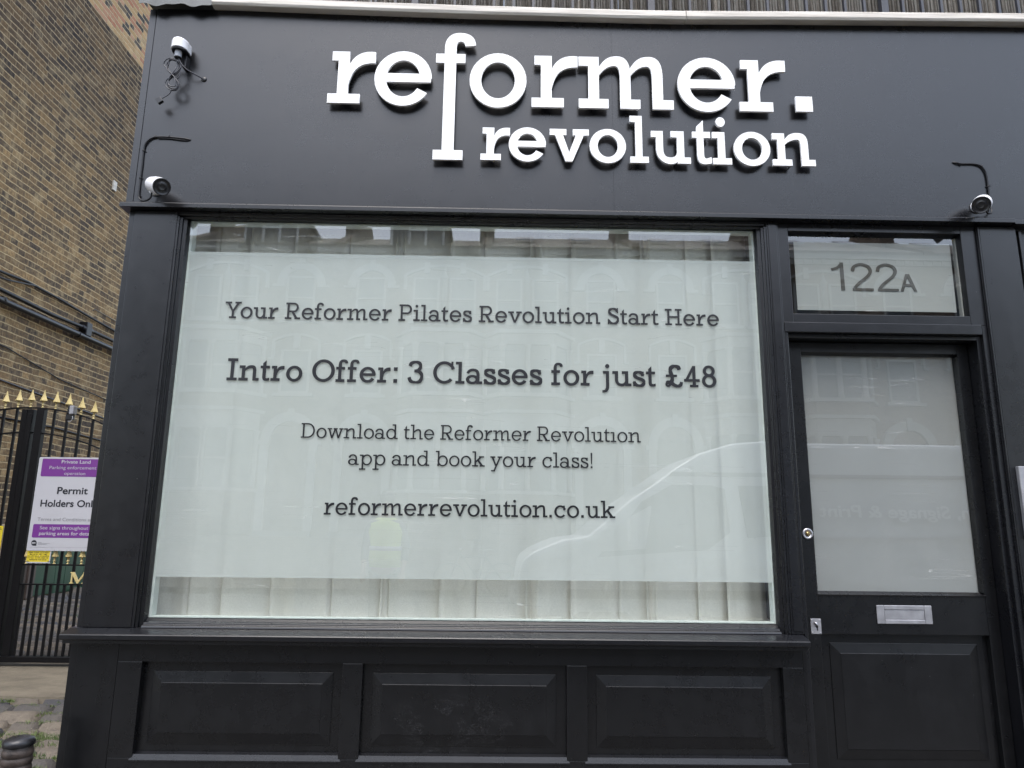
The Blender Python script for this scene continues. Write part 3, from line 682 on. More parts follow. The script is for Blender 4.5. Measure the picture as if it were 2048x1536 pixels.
mb = MB(); mb.box(-5.5, -5.475, 6.17, 6.25, 5.95, 6.09); link('junction_box', mb, 'coping', None, .004, 'small cream junction box high on the brick wall', 'box', at=(-5.5, 6.2, 6))
MT['junction'] = MT['signwhite']

# ================================================================ SHOP BUILDING
sh = root('shopfront', (.4, 0, .15), 'black painted timber shopfront with one big window, fanlight and door', 'shopfront')
mb = MB(); mb.box(-1.731, .5127, 0, .05, 2.835, 3.874); mb.box(.5134, 3.6, 0, .05, 2.835, 3.874)
fa = link('fascia_board', mb, 'paint', sh)
mb = MB(); mb.box(-1.768, -1.7352, .003, .055, 2.835, 3.874); link('corner_trim', mb, 'paint', fa, bev=.002)
mb = MB(); mb.prism([(-.04, 2.806), (-.04, 2.826), (-.030, 2.834), (.05, 2.8345), (.05, 2.806)], 0, -1.772, 2.385)
mb.prism([(-.034, 2.802), (-.034, 2.822), (-.026, 2.830), (.05, 2.8305), (.05, 2.802)], 0, 2.387, 3.6)
link('cornice_moulding', mb, 'paint', sh, bev=.0015)
mb = MB(); mb.box(-1.718, -1.52, 0, .08, .958, 2.805); mb.box(-1.745, -1.7205, .006, .08, .958, 2.805); link('pilaster', mb, 'paint', sh, bev=.002)
mb = MB(); mb.box(2.236, 2.41, 0, .08, .15, 2.8015); link('pilaster', mb, 'paint', sh, bev=.002)
# shell behind the front, roof and side
mb = MB(); mb.box(-1.745, -1.60, .081, 5.2, .1, 3.82); mb.box(3.45, 3.6, .2, 5.2, .1, 3.82); mb.box(-1.6, 3.45, 5.05, 5.2, .1, 3.82)
link('side_wall', mb, 'brick2', sh)
mb = MB(); mb.box(-1.59, 3.44, .051, .15, 2.86, 3.82); mb.box(-1.72, 1.285, .07, .15, .1, .95); link('light_leak_backing', mb, 'felt', sh)  # unseen boxes behind the joinery, added to stop light leaking indoors
mb = MB(); mb.box(-1.76, 3.6, .052, 5.2, 3.822, 3.86); link('flat_roof', mb, 'felt', sh)
mb = MB(); mb.box(-1.59, 3.44, .16, 5.04, 2.95, 3.0); mb.box(-1.595, -1.56, .16, 5.04, .15, 2.94); mb.box(3.40, 3.44, .16, 5.04, .15, 2.94); mb.box(-1.55, 3.39, 5.0, 5.04, .15, 2.94)
link('interior_wall', mb, 'plaster', sh)
mb = MB(); mb.box(-1.59, 3.44, .16, 5.04, .10, .148); link('interior_floor', mb, 'floorwood', sh)
mb = MB(); mb.box(1.245, 1.28, .15, 1.4, .15, 2.94); link('interior_partition', mb, 'plaster', sh)
mb = MB(); mb.box(-1.555, 1.244, .1205, .42, .955, .984); link('bounce_board', mb, 'signwhite2', sh, bev=.003)  # white inner board added to bounce light up onto the lower curtain
# coping and lead
mb = MB(); cp = [(-1.447, 3.870), (-.9, 3.859), (-.2, 3.849), (.62, 3.844), (.876, 3.845)]; cq = [(.879, 3.846), (1.4, 3.856), (2.0, 3.865), (2.5, 3.873), (3.6, 3.877)]
for S in (cp, cq):
    prof = [(-.045, 0), (-.052, .012), (-.048, .045), (-.038, .052), (.045, .056), (.045, .02), (-.02, .0)]
    vs = []; fs = []; n = len(prof)
    for (X, Z) in S: vs += [(X, p[0], Z+p[1]) for p in prof]
    for i in range(len(S)-1):
        for k in range(n): fs.append((i*n+k, i*n+(k+1) % n, (i+1)*n+(k+1) % n, (i+1)*n+k))
    fs += [tuple(range(n)), tuple(range((len(S)-1)*n, len(S)*n))[::-1]]; mb.add(vs, [f[::-1] for f in fs])
link('coping', mb, 'coping', sh, bev=.002)
mb = MB(); n = 24
for i in range(n):
    xa = -1.80+.352*i/n; xb = -1.80+.352*(i+1)/n
    f_ = lambda x: 3.862+.007*math.sin(x*34)+.004*math.sin(x*71+1)
    mb.add([(xa, -.048, f_(xa)), (xb, -.048, f_(xb)), (xb, -.044, 3.925), (xa, -.044, 3.925), (xb, .3, 3.95), (xa, .3, 3.95), (xa, -.044, f_(xa)+.002), (xb, -.044, f_(xb)+.002)], [(0, 1, 2, 3), (3, 2, 4, 5), (0, 6, 7, 1)])
link('lead_flashing', mb, 'lead', sh)

# display window
wf = MB()
wf.prism([(0.0, 2.8045), (0.0, 2.799), (.012, 2.7985), (.014, 2.791), (.030, 2.790), (.032, 2.7835), (.12, 2.7825), (.12, 2.8045)], 0, -1.5195, 1.2255)
for s_ in (-1, 1):
    x0 = -1.5195 if s_ < 0 else 1.2255; q = lambda d: x0-s_*d
    pr = [(q(0), .002), (q(.010), .002), (q(.010), .012), (q(.020), .014), (q(.020), .028), (q(.034), .032), (q(.041), .048), (q(.041), .12), (q(0), .12)]
    wf.prism(pr if s_ < 0 else pr[::-1], 2, .958, 2.7820)
wf.prism([(.12, .958), (-.001, .958), (.002, .966), (.015, .970), (.017, .977), (.034, .981), (.047, .9905), (.12, .992)], 0, -1.4783, 1.1843)
win = link('display_window', wf, 'paint', sh, bev=.001)
link('glass_pane', MB().add([(-1.4783, .05, .9915), (1.1843, .05, .9915), (1.1843, .05, 2.7823), (-1.4783, .05, 2.7823)], [(0, 1, 2, 3)]), 'glass', win)
mb = MB(); mb.box(-1.4775, -1.467, .056, .10, .993, 2.781); mb.box(1.176, 1.1835, .056, .10, .993, 2.781); mb.box(-1.4668, 1.1758, .056, .10, 2.775, 2.781); mb.box(-1.4668, 1.1758, .056, .10, .993, .998)
link('glazing_seal', mb, 'seal', win)
KG = .9906
zg = lambda z: 1.38+(z-1.38)*KG
mb = MB(); mb.add([(-1.4660, .0530, zg(1.157)), (1.1755, .0530, zg(1.161)), (1.1755, .0530, zg(2.639)), (-1.4660, .0530, zg(2.640))], [(0, 1, 2, 3)]); link('frosted_film', mb, 'film', win)
rows = [("Your Reformer Pilates Revolution Start Here", -1.290, 1.008, 2.316, .0545, .19, .16),
        ("Intro Offer: 3 Classes for just £48", -1.254, .983, 2.0225, .0705, .215, .185),
        ("Download the Reformer Revolutıon", -.899, .628, 1.765, .0455, .165, .135),
        ("app and book your class!", -.682, .408, 1.647, .0465, .165, .135),
        ("reformerrevolution.co.uk", -.775, .507, 1.428, .0520, .185, .155)]
for (tx, xa, xb, z, xh, w_, s_) in rows:
    lt_ = link('lettering', text_mb(tx, xa*KG, xb*KG, zg(z), xh*KG, .0475, .0492, w_, s_, .035), 'vinyl', win, label='dark slab-serif lettering reading "%s"' % tx.replace('ı', 'i'))
mb = MB(); mb.prism([(-.070, .917), (-.074, .921), (-.074, .938), (-.068, .942), (.0, .957), (.069, .957), (.069, .917)], 0, -1.767, 1.273); mb.prism([(-.055, .902), (-.055, .9165), (.069, .9165), (.069, .902)], 0, -1.762, 1.268)
link('window_sill', mb, 'paint', sh, bev=.002)
mb = MB(); mb.box(1.2265, 1.281, 0, .12, .958, 2.805); mb.box(1.2345, 1.2725, -.004, -.0005, .97, 2.80); link('mullion', mb, 'paint', sh, bev=.002)
# stall riser
mb = MB(); Zt, Z1, Z0, Zb = .9015, .826, .462, .15
mb.box(-1.758, -1.7295, .006, .069, Zb, Zt); mb.box(-1.727, -1.558, 0, .069, Zb, Zt)
mb.box(-1.557, 1.265, 0, .03, Z1, Zt); mb.box(-1.557, 1.265, 0, .03, Zb, Z0)
for a, b in ((-1.557, -1.458), (-.638, -.556), (.283, .367), (1.180, 1.265)): mb.box(a, b, 0, .035, Z0+.0002, Z1-.0002)
mb.box(1.267, 1.284, .004, .069, Zb, Zt)
sr = link('stall_riser', mb, 'paintm', sh, bev=.0015)
for a, b in ((-1.458, -.638), (-.556, .283), (.367, 1.180)):
    mb = MB(); mb.box(a, b, .030, .040, Z0, Z1)
    o0, o1, p0, p1 = a+.040, b-.042, .508, .786; i0, i1, j0, j1 = o0+.041, o1-.041, p0+.044, p1-.043
    vs = [(o0, .0295, p0), (o1, .0295, p0), (o1, .0295, p1), (o0, .0295, p1), (o0, .0265, p0), (o1, .0265, p0), (o1, .0265, p1), (o0, .0265, p1), (i0, .0155, j0), (i1, .0155, j0), (i1, .0155, j1), (i0, .0155, j1), (i0, .0135, j0+.001), (i1, .0135, j0+.001), (i1, .0135, j1-.001), (i0, .0135, j1-.001)]
    fs = []
    for k in (0, 4, 8):
        for i in range(4): j = (i+1) % 4; fs.append((k+i, k+j, k+4+j, k+4+i))
    fs.append((12, 13, 14, 15)); mb.add(vs, fs)
    link('raised_panel', mb, 'paintm', sr, bev=.001)
    mb = MB(); mb.add([(a-.012, -.003, Z0-.0065), (b+.012, -.003, Z0-.0065), (b, .0055, Z0+.0135), (a, .0055, Z0+.0135), (a-.012, -.003, Z0-.012), (b+.012, -.003, Z0-.012), (a, .0296, Z0+.0175), (b, .0296, Z0+.0175)], [(0, 1, 2, 3), (4, 5, 1, 0), (3, 2, 7, 6)])
    link('panel_bead', mb, 'paint', sr)
# fanlight
mb = MB(); fx0, fx1, fz0, fz1 = 1.333, 2.152, 2.362, 2.767
mb.box(1.282, fx0, .012, .10, 2.3185, 2.805); mb.box(fx1, 2.2235, .012, .10, 2.3185, 2.805)
mb.box(fx0+.0002, fx1-.0002, .012, .10, fz1, 2.805); mb.box(fx0+.0002, fx1-.0002, .012, .10, 2.3185, fz0)
mb.prism([(.044, fz0+.0005), (.022, fz0+.0005), (.040, fz0+.006), (.044, fz0+.006)], 0, fx0+.001, fx1-.001)
fl = link('fanlight', mb, 'paint', sh, bev=.002)
link('glass_pane', MB().add([(fx0, .045, fz0), (fx1, .045, fz0), (fx1, .045, fz1), (fx0, .045, fz1)], [(0, 1, 2, 3)]), 'glass', fl)
link('frosted_film', MB().add([(1.370, .050, 2.392), (2.117, .050, 2.392), (2.120, .050, 2.730), (1.372, .050, 2.7285)], [(0, 1, 2, 3)]), 'film3', fl)
ps = []; 
def put(ch, x0, x1, h, out, z=0):
    q, a, b = line_polys(ch, .095, .1, 0, sans); k = (x1-x0)/(b-a); out += [[(x0+(v[0]-a)*k, z+v[1]*h) for v in p] for p in q]
put('1', 1.560, 1.620, .140, ps, 2.504); put('2', 1.655, 1.757, .140, ps, 2.504); put('2', 1.775, 1.877, .140, ps, 2.504)
q, a, b = line_polys('A', .11, .1, 0, sans); k = (1.965-1.886)/(b-a); ps += [[(1.886+(v[0]-a)*k, 2.504+v[1]*.128) for v in p] for p in q]
vs, fs = union(ps); mb = MB(); solid(mb, vs, fs, lambda v: (v[0]*.9875, 1.38+(v[1]-1.38)*.9875), .0470, .0492); link('lettering', mb, 'digit', fl, label='thin sans-serif house number reading "122A"')
mb = MB(); mb.box(fx1-.009, fx1-.002, .048, .07, fz0+.008, fz1-.008); link('glazing_seal', mb, 'trim', fl)
mb = MB(); mb.box(1.283, 2.190, -.001, .10, 2.2715, 2.318); mb.box(1.29, 2.182, .03, .085, 2.252, 2.2713); link('transom_rail', mb, 'paint', sh, bev=.002)
mb = MB(); mb.box(1.283, 1.297, .004, .12, .15, 2.2710); mb.box(1.2973, 1.305, .02, .12, .15, 2.2515)
mb.box(2.181, 2.200, .030, .14, .15, 2.2712); mb.box(2.2002, 2.2235, .012, .14, .15, 2.3180); mb.box(2.2238, 2.2358, .004, .14, .15, 2.8012); mb.box(2.2265, 2.2335, -.003, .0038, .16, 2.80)
link('door_frame', mb, 'paint', sh, bev=.0015)
# neighbouring pier
nb = MB(); nb.box(2.412, 3.6, .022, .08, .15, 2.8013); nb.box(2.43, 2.445, .010, .0218, .15, 2.79); link('end_pier', nb, 'paint', sh, bev=.002)
# door
dr = root('shop_door', (1.74, .12, .16), 'black panelled shop door with tall frosted glass pane and steel letter plate', 'door')
mb = MB(); X0, X1, ZZ = 1.3065, 2.1795, 2.2505; gx0, gx1, gz0, gz1 = 1.392, 2.129, 1.112, 2.202
F0, F1 = .100, .144
mb.box(X0, gx0, F0, F1, .16, ZZ); mb.box(gx1, X1, F0, F1, .16, ZZ); mb.box(gx0+.0002, gx1-.0002, F0, F1, gz1, ZZ); mb.box(gx0+.0002, gx1-.0002, F0, F1, .9475, gz0); mb.box(gx0+.0002, gx1-.0002, F0, F1, .16, .40)
mb.box(gx0+.0002, gx1-.0002, F0+.027, F1, .4002, .9473)
leaf = link('door_leaf', mb, 'door', dr, bev=.002)
mb = MB(); o0, o1, p0, p1 = 1.437, 2.083, .443, .909; i0, i1, j0, j1 = 1.479, 2.042, .482, .867; A, B = F0+.0268, F0+.0145
vs = [(o0, A, p0), (o1, A, p0), (o1, A, p1), (o0, A, p1), (o0, A-.004, p0), (o1, A-.004, p0), (o1, A-.004, p1), (o0, A-.004, p1), (i0, B+.001, j0), (i1, B+.001, j0), (i1, B+.001, j1), (i0, B+.001, j1), (i0, B-.001, j0+.001), (i1, B-.001, j0+.001), (i1, B-.001, j1-.001), (i0, B-.001, j1-.001)]
fs = [(k+i, k+(i+1) % 4, k+4+(i+1) % 4, k+4+i) for k in (0, 4, 8) for i in range(4)]+[(12, 13, 14, 15)]
mb.add(vs, fs); link('raised_panel', mb, 'door', leaf, bev=.001)
gp = link('glass_pane', MB().add([(gx0, .124, gz0), (gx1, .124, gz0), (gx1, .124, gz1), (gx0, .124, gz1)], [(0, 1, 2, 3)]), 'glass', dr)
link('frosted_film', MB().add([(gx0, .132, gz0), (gx1-.006, .132, gz0), (gx1-.006, .132, gz1-.003), (gx0, .132, gz1-.003)], [(0, 1, 2, 3)]), 'film2', gp)
mb = MB(); mb.prism([(.096, gz0-.004), (.094, gz0+.001), (.104, gz0+.006), (.108, gz0+.004), (.122, gz0+.014), (.122, gz0-.004)], 0, gx0-.002, gx1+.004)
for xa, sg in ((gx0, 1), (gx1, -1)):
    pr = [(xa, .101), (xa+sg*.004, .108), (xa+sg*.010, .122), (xa, .122)]; mb.prism(pr if sg > 0 else pr[::-1], 2, gz0+.014, gz1-.01)
mb.prism([(.101, gz1), (.108, gz1-.004), (.122, gz1-.010), (.122, gz1)], 0, gx0, gx1)
link('glazing_bead', mb, 'door', dr)
mb = MB(); mb.box(1.642, 1.676, .094, .0995, .9925, 1.0705); mb.box(1.852, 1.884, .094, .0995, .9925, 1.0705); mb.box(1.6762, 1.8518, .094, .0995, .9925, 1.0105); mb.box(1.6762, 1.8518, .094, .0995, 1.0515, 1.0705)
lp = link('letter_plate', mb, 'steel2', dr, bev=.0025)
mb = MB(); mb.box(1.677, 1.851, .0965, .0992, 1.011, 1.051); link('flap', mb, 'steel2', lp, bev=.001)
mb = MB(); mb.box(1.350, 1.3955, .096, .0995, .9475, 1.0115)
lk = link('lock_plate', mb, 'steel2', dr, bev=.001)
mb = MB(); 
for sx_ in (1.356, 1.389):
    for sz_ in (.954, 1.005): mb.lathe([(.003, 0), (.003, .001), (.001, .0018)], (sx_, .096, sz_), 8, Vector((0, -1, 0)))
link('screw', mb, 'steel', lk)
mb = MB(); mb.tube([(1.366, .0955, .995), (1.370, .090, .993), (1.376, .090, .985), (1.378, .0955, .981)], .0045, 8); link('key_cover', mb, 'steel', lk)
mb = MB(); mb.lathe([(.0055, 0), (.0055, .0008)], (1.377, .096, .978), 12, Vector((0, -1, 0))); mb.box(1.3745, 1.3795, .0950, .0956, .962, .978); link('keyhole', mb, 'black_plastic', lk)
mb = MB(); mb.lathe([(.0245, 0), (.0245, .003), (.0215, .006), (.016, .0065), (.0155, .0045), (.001, .0045)], (1.364, .0995, 1.371), 28, Vector((0, -1, 0)))
cl = link('cylinder_lock', mb, 'steel', dr)
mb = MB(); mb.lathe([(.009, 0), (.0088, .0035), (.001, .0042)], (1.364, .0945, 1.371), 18, Vector((0, -1, 0))); mb.box(1.3628, 1.3652, .088, .0925, 1.362, 1.379); link('keyway', mb, 'brass', cl)
mb = MB()
for (sx_, sz_, rr_) in ((1.321, 1.40, .0012), (1.321, 1.384, .0028), (1.321, 1.368, .0012), (1.321, 1.336, .0012), (1.321, 1.324, .0028), (1.321, 1.312, .0012)):
    mb.lathe([(rr_, 0), (rr_, .0006)], (sx_, .0998, sz_), 8, Vector((0, -1, 0)))
link('old_screw_hole', mb, 'brass', dr)
# curtain
mb = MB(); r = random.Random(21); pts = []; x = -1.53
pleats = [-1.53, -1.36, -1.216, -1.013, -.90, -.735, -.52, -.483, -.269, -.094, .114, .17, .312, .54, .654, .70, .889, 1.02, 1.15]
for i in range(len(pleats)-1):
    a, b = pleats[i], pleats[i+1]; wd = b-a; y0 = .155+r.uniform(-.006, .010)
    if r.random() < .62:      # a fold lapping over its neighbour
        q = r.uniform(.018, .050)
        pts += [(a-.001, y0+.030), (a-.007, y0+.008), (a+.004, y0)]+[(a+wd*u, y0+q*u*u+.006*math.sin(u*PI*r.choice((2, 3)))) for u in (.15, .3, .45, .6, .75, .9)]+[(b+.002, y0+q+.004), (b+.03, y0+q+.022), (b+wd*r.uniform(.3, .55), y0+q+.034), (b+.02, y0+q+.044)]
    else:                     # a soft wave
        q = r.uniform(.02, .04)
        pts += [(a+wd*u, y0+.012+q*.5*(1-math.cos(u*2*PI))) for u in (.02, .15, .3, .45, .6, .75, .9)]
n = len(pts); vs = []; zs = [.9, 1.3, 1.9, 2.5, 2.92]
for j, z in enumerate(zs):
    for i, (px, py) in enumerate(pts):
        k = (1.9-z)*.0; sw = .012*math.sin(px*2.2+1)*(z-1)/1.9
        vs.append((px+sw, py+.004*math.sin(px*9+z*2), z))
fs = [(j*n+i, j*n+i+1, (j+1)*n+i+1, (j+1)*n+i) for j in range(len(zs)-1) for i in range(n-1)]
mb.add(vs, fs, True)
link('curtain', mb, 'curtain', None, 0, 'pale pleated linen curtain hanging behind the big shop window', 'curtain', at=(-.1, .23, .9))

# raised sign letters
sg = root('shop_sign', (.3, -.05, 3.06), 'large raised white slab-serif sign reading "reformer. revolution" on the fascia', 'sign')
LW, LS = .205, .178; ly0, ly1 = -.038, -.026; KL = 3.062/3.05
def logo(ch, x0, x1, z, xh, w_, s_, polys=None):
    ps = polys if polys is not None else glyph(ch, w_, s_)[0]
    vs, fs = union(ps); a = min(v[0] for v in vs); b = max(v[0] for v in vs); k = (x1-x0)/(b-a)
    m = MB(); solid(m, vs, fs, lambda v: ((x0+(v[0]-a)*k)*KL, 1.38+(z+v[1]*xh-1.38)*KL), ly0, ly1)
    o = link('letter', m, 'letter', sg, label='white letter "%s"' % ch)
    pins = MB(); cx = x0+(x1-x0)*.5
    return o
Z = 3.348; XH = .2745
f_polys = rect(0, 1-LS, .515, 1)+rect(.150, -1.03, .150+LW, 1.15)+rect(.0, -1.03, .51, -1.03+LS)+strip(
    bz((.150, 1.12), (.150, 1.30), (.24, 1.42), (.42, 1.42))+bz((.42, 1.42), (.60, 1.42), (.69, 1.32), (.695, 1.175))[1:],
    bz((.150+LW, 1.12), (.150+LW, 1.21), (.38, 1.25), (.425, 1.25))+bz((.425, 1.25), (.48, 1.25), (.505, 1.21), (.51, 1.155))[1:])
for (ch, a, b) in (('r', -.853, -.622), ('e', -.622, -.366), ('o', -.179, .094), ('r', .117, .343), ('m', .345, .800), ('e', .822, 1.101), ('r', 1.117, 1.348)):
    if ch == 'e' and a < 0: a, b = -.634, -.360
    if ch == 'r' and a < -.8: a, b = -.853, -.633
    if ch == 'r' and .1 < a < .2: a, b = .119, .340
    logo(ch, a, b, Z, XH, LW, LS)
logo('f', -.343, -.343+.695*XH, Z, XH, LW, LS, f_polys)
logo('.', 1.388, 1.469, Z+.004, XH, LW, LS, rect(0, 0, .3, .29))
Z2 = 3.068; X2 = .1665; w2, s2 = .225, .19
v2 = [('r', -.119, .017), ('e', .016, .196), ('v', .213, .410), ('o', .364, .548), ('l', .580, .677), ('u', .692, .887), ('t', .900, .996), ('i', 1.003, 1.101), ('o', 1.115, 1.300), ('n', 1.315, 1.518)]
# pixel-free layout: letter edges measured along the sign in metres
v2 = [('r', -.119, .025), ('e', .020, .204), ('v', .222, .4165), ('o', .4195, .600), ('l', .6205, .712), ('u', .7255, .920), ('t', .931, 1.0235), ('i', 1.030, 1.124), ('o', 1.136, 1.318), ('n', 1.327, 1.540)]
v2 = [(c, -.119+(a+.119)*.953, -.119+(b+.119)*.953) for c, a, b in v2]
for ch, a, b in v2: logo(ch, a, b, Z2, X2, w2, s2)
mb = MB()
for px, pz in ((-.77, 3.37), (-.5, 3.37), (-.27, 3.09), (-.27, 3.55), (-.04, 3.365), (.2, 3.37), (.42, 3.37), (.96, 3.37), (1.2, 3.37), (1.43, 3.38), (-.06, 3.08), (.1, 3.085), (.5, 3.085), (.62, 3.08), (.8, 3.085), (1.0, 3.08), (1.2, 3.085), (1.35, 3.08)):
    mb = MB(); mb.tube([(px*KL, -.0265, 1.38+(pz-1.38)*KL), (px*KL, .0005, 1.38+(pz-1.38)*KL)], .004, 8); link('mounting_stud', mb, 'steel', sg)

# ---------------------------------------------------------------- small fittings on the fascia
def cctv(face, back, label, loops, hole):
    rt = root('security_camera', back, label, 'security camera', 'security cameras on the fascia')
    face = Vector(face); back = Vector(back); d = (face-back).normalized(); L = (face-back).length
    m = MB(); m.lathe([(.014, -.004), (.025, 0), (.034, L*.2), (.0385, L*.5), (.0395, L*.85), (.0388, L-.004), (.0380, L)], back, 32, d); link('housing', m, 'white_plastic', rt)
    m = MB(); m.lathe([(.0386, -.003), (.0386, .0025), (.034, .003), (.0335, .0015), (.018, .0018), (.0175, .003), (.013, .0034), (.011, .002), (.001, .002)], face, 32, d); link('lens_face', m, 'black_plastic', rt)
    m = MB(); m.tube([face+d*.003+Vector((-.004, 0, .020)), face+d*.0045+Vector((-.004, 0, .020))], .0022, 8); link('indicator', m, 'signwhite', rt)
    bp = Vector((back.x, 0, back.z-.004)); m = MB(); m.lathe([(.030, 0), (.030, .008), (.026, .014), (.012, .018), (.011, .05)], bp, 24, Vector((0, -1, 0)))
    m.tube([bp+Vector((0, -.045, 0)), back+d*.012], .012, 12); link('mount', m, 'white_plastic', rt)
    return rt
cctv((-1.535, -.140, 2.856), (-1.632, -.055, 2.912), 'white bullet security camera under the window-side left end of the fascia', None, None)
cctv((2.160, -.140, 2.842), (2.236, -.055, 2.902), 'white bullet security camera at the right end of the fascia above the door', None, None)
def cable_on(pts, rad, label, clips, mat='cable'):
    rt = root('surface_cable', pts[0], label, 'cable', 'camera cables clipped to the fascia')
    P_ = [Vector(p) for p in pts]; Q = []
    for i in range(len(P_)-1):
        p0 = P_[max(0, i-1)]; p1 = P_[i]; p2 = P_[i+1]; p3 = P_[min(len(P_)-1, i+2)]
        for k in range(6):
            t = k/6; Q.append(.5*((2*p1)+(-p0+p2)*t+(2*p0-5*p1+4*p2-p3)*t*t+(-p0+3*p1-3*p2+p3)*t**3))
    Q.append(P_[-1]); m = MB(); m.tube(Q, rad, 8); link('wire', m, mat, rt)
    for (cx, cz, dx, dz) in clips:
        m = MB(); m.tube([(cx-dx*.6, -.001, cz-dz*.6), (cx, -.011, cz), (cx+dx, -.004, cz+dz)], .0022, 6); link('clip', m, mat, rt)
cable_on([(-1.498, .001, 3.168), (-1.515, -.006, 3.170), (-1.560, -.006, 3.175), (-1.603, -.006, 3.178), (-1.650, -.006, 3.178), (-1.683, -.006, 3.168), (-1.705, -.006, 3.140), (-1.710, -.004, 3.10), (-1.709, -.004, 3.03), (-1.709, -.004, 2.95), (-1.706, -.006, 2.877), (-1.691, -.012, 2.852), (-1.662, -.020, 2.846), (-1.640, -.025, 2.860), (-1.636, -.03, 2.89)], .0042,
         'black cable looping along the left edge of the fascia down to the left camera', [(-1.598, 3.178, .002, .010), (-1.662, 3.176, -.004, .010), (-1.710, 3.105, .011, -.002), (-1.709, 2.965, .010, .002), (-1.706, 2.875, .009, 0)])
cable_on([(-1.5, .001, 3.163), (-1.53, -.005, 3.163), (-1.60, -.005, 3.171), (-1.65, -.005, 3.171)], .0028, 'short second black cable doubled against the left fascia cable', [])
cable_on([(2.147, .001, 3.128), (2.162, -.006, 3.124), (2.182, -.007, 3.119), (2.217, -.006, 3.120), (2.250, -.006, 3.119), (2.275, -.006, 3.112), (2.292, -.006, 3.095), (2.302, -.006, 3.060), (2.303, -.006, 3.00), (2.302, -.006, 2.95), (2.300, -.012, 2.885), (2.290, -.02, 2.862), (2.270, -.025, 2.858), (2.256, -.035, 2.868)], .0042,
         'black cable bending down the right end of the fascia to the right camera', [(2.180, 3.119, .004, -.010), (2.283, 3.108, .006, .008), (2.302, 3.005, .016, .004)])
sn = root('light_sensor', (-1.545, 0, 3.57), 'white D-shaped sensor box with dark underside mounted high on the fascia', 'sensor')
mb = MB(); N = 20; prof = [(.038*math.cos(PI*i/N), -.052-.045*math.sin(PI*i/N)) for i in range(N+1)]+[(-.038, -.018), (.038, -.018)]
cxs = -1.570; zt, zb = 3.652, 3.602
n = len(prof); vs = [(cxs+p[0]*.93, p[1]*.97, zt) for p in prof]+[(cxs+p[0], p[1], zt-.008) for p in prof]+[(cxs+p[0]*1.03, p[1]*1.01, zb) for p in prof]
fs = [tuple(range(n))]+[(k*n+i, (k+1)*n+i, (k+1)*n+(i+1) % n, k*n+(i+1) % n) for k in (0, 1) for i in range(n)]+[tuple(range(2*n, 3*n))[::-1]]
mb.add(vs, fs); link('cover', mb, 'white_plastic', sn, bev=.002)
mb = MB(); q = [(cxs+p[0]*.93, p[1]*.95) for p in prof]; mb.prism(q, 2, zb-.006, zb-.0005); link('underside', mb, 'black_plastic', sn)
mb = MB(); mb.lathe([(.016, 0), (.016, .030), (.0155, .032)], (cxs-.003, -.062, zb-.038), 12, Vector((0, 0, 1)), False); link('barrel', mb, 'grey_plastic', sn)
mb = MB(); mb.lathe([(.012, 0), (.0158, .002), (.0158, .006)], (cxs-.003, -.062, zb-.044), 14); link('gland', mb, 'black_plastic', sn)
mb = MB(); mb.box(cxs+.010, cxs+.028, -.04, .0, 3.53, 3.5955); link('bracket', mb, 'black_plastic', sn, bev=.002)
mb = MB(); mb.box(cxs+.004, cxs+.030, -.0985, -.0965, 3.580, 3.590); 
mb = MB(); mb.lathe([(.014, 0), (.012, .004), (.006, .006)], (-1.466, .0, 3.490), 14, Vector((0, -1, 0))); link('cable_grommet', mb, 'black_plastic', sn)
def curl(pts, rad, seg=8):
    P_ = [Vector(p) for p in pts]; Q = []
    for i in range(len(P_)-1):
        p0 = P_[max(0, i-1)]; p1 = P_[i]; p2 = P_[i+1]; p3 = P_[min(len(P_)-1, i+2)]
        for k in range(6):
            t = k/6; Q.append(.5*((2*p1)+(-p0+p2)*t+(2*p0-5*p1+4*p2-p3)*t*t+(-p0+3*p1-3*p2+p3)*t**3))
    Q.append(P_[-1]); return Q
cc = root('coiled_cable', (-1.592, -.05, 3.476), 'coil of dark grey cable tied in a figure of eight below the fascia sensor', 'cable')
mb = MB()
mb.tube(curl([(-1.571, -.062, 3.562), (-1.553, -.058, 3.530), (-1.530, -.05, 3.508), (-1.500, -.030, 3.498), (-1.466, -.003, 3.490)], .0032), .0032, 8)
for k in range(4):
    a = (0, .0075, -.006, .013)[k]; yy = -.046-.006*k
    mb.tube(curl([(-1.590+a*.3, yy, 3.470), (-1.614-a*.4, yy, 3.500), (-1.631+a*1.4, yy+.004, 3.530), (-1.622+a*.9, yy, 3.551-a*.3), (-1.600, yy-.004, 3.556-a*.5), (-1.574-a*.3, yy, 3.543), (-1.563-a*.8, yy+.004, 3.520), (-1.573-a*.5, yy, 3.492), (-1.592, yy, 3.470),
                  (-1.610+a*.5, yy, 3.448), (-1.614+a*.9, yy+.003, 3.425+a*.4), (-1.596, yy, 3.400+a*.9), (-1.570, yy, 3.400+a*.6), (-1.560-a*.7, yy-.002, 3.425), (-1.576, yy, 3.455), (-1.590, yy, 3.470)], .0028), .0027, 6)
mb.tube(curl([(-1.571, -.058, 3.56), (-1.560, -.052, 3.51), (-1.560, -.050, 3.47), (-1.572, -.05, 3.46)], .0026), .0026, 6)
mb.tube(curl([(-1.590, -.050, 3.41), (-1.593, -.050, 3.388), (-1.604, -.05, 3.371), (-1.622, -.05, 3.358), (-1.632, -.05, 3.348)], .0026), .0024, 6)
link('wire', mb, 'greycable', cc)
mb = MB(); mb.lathe([(.007, -.002), (.008, 0), (.007, .002)], (-1.591, -.056, 3.470), 10); link('cable_tie', mb, 'black_plastic', cc)
mb = MB(); mb.box(-.013, .013, -.008, .008, -.014, .014)
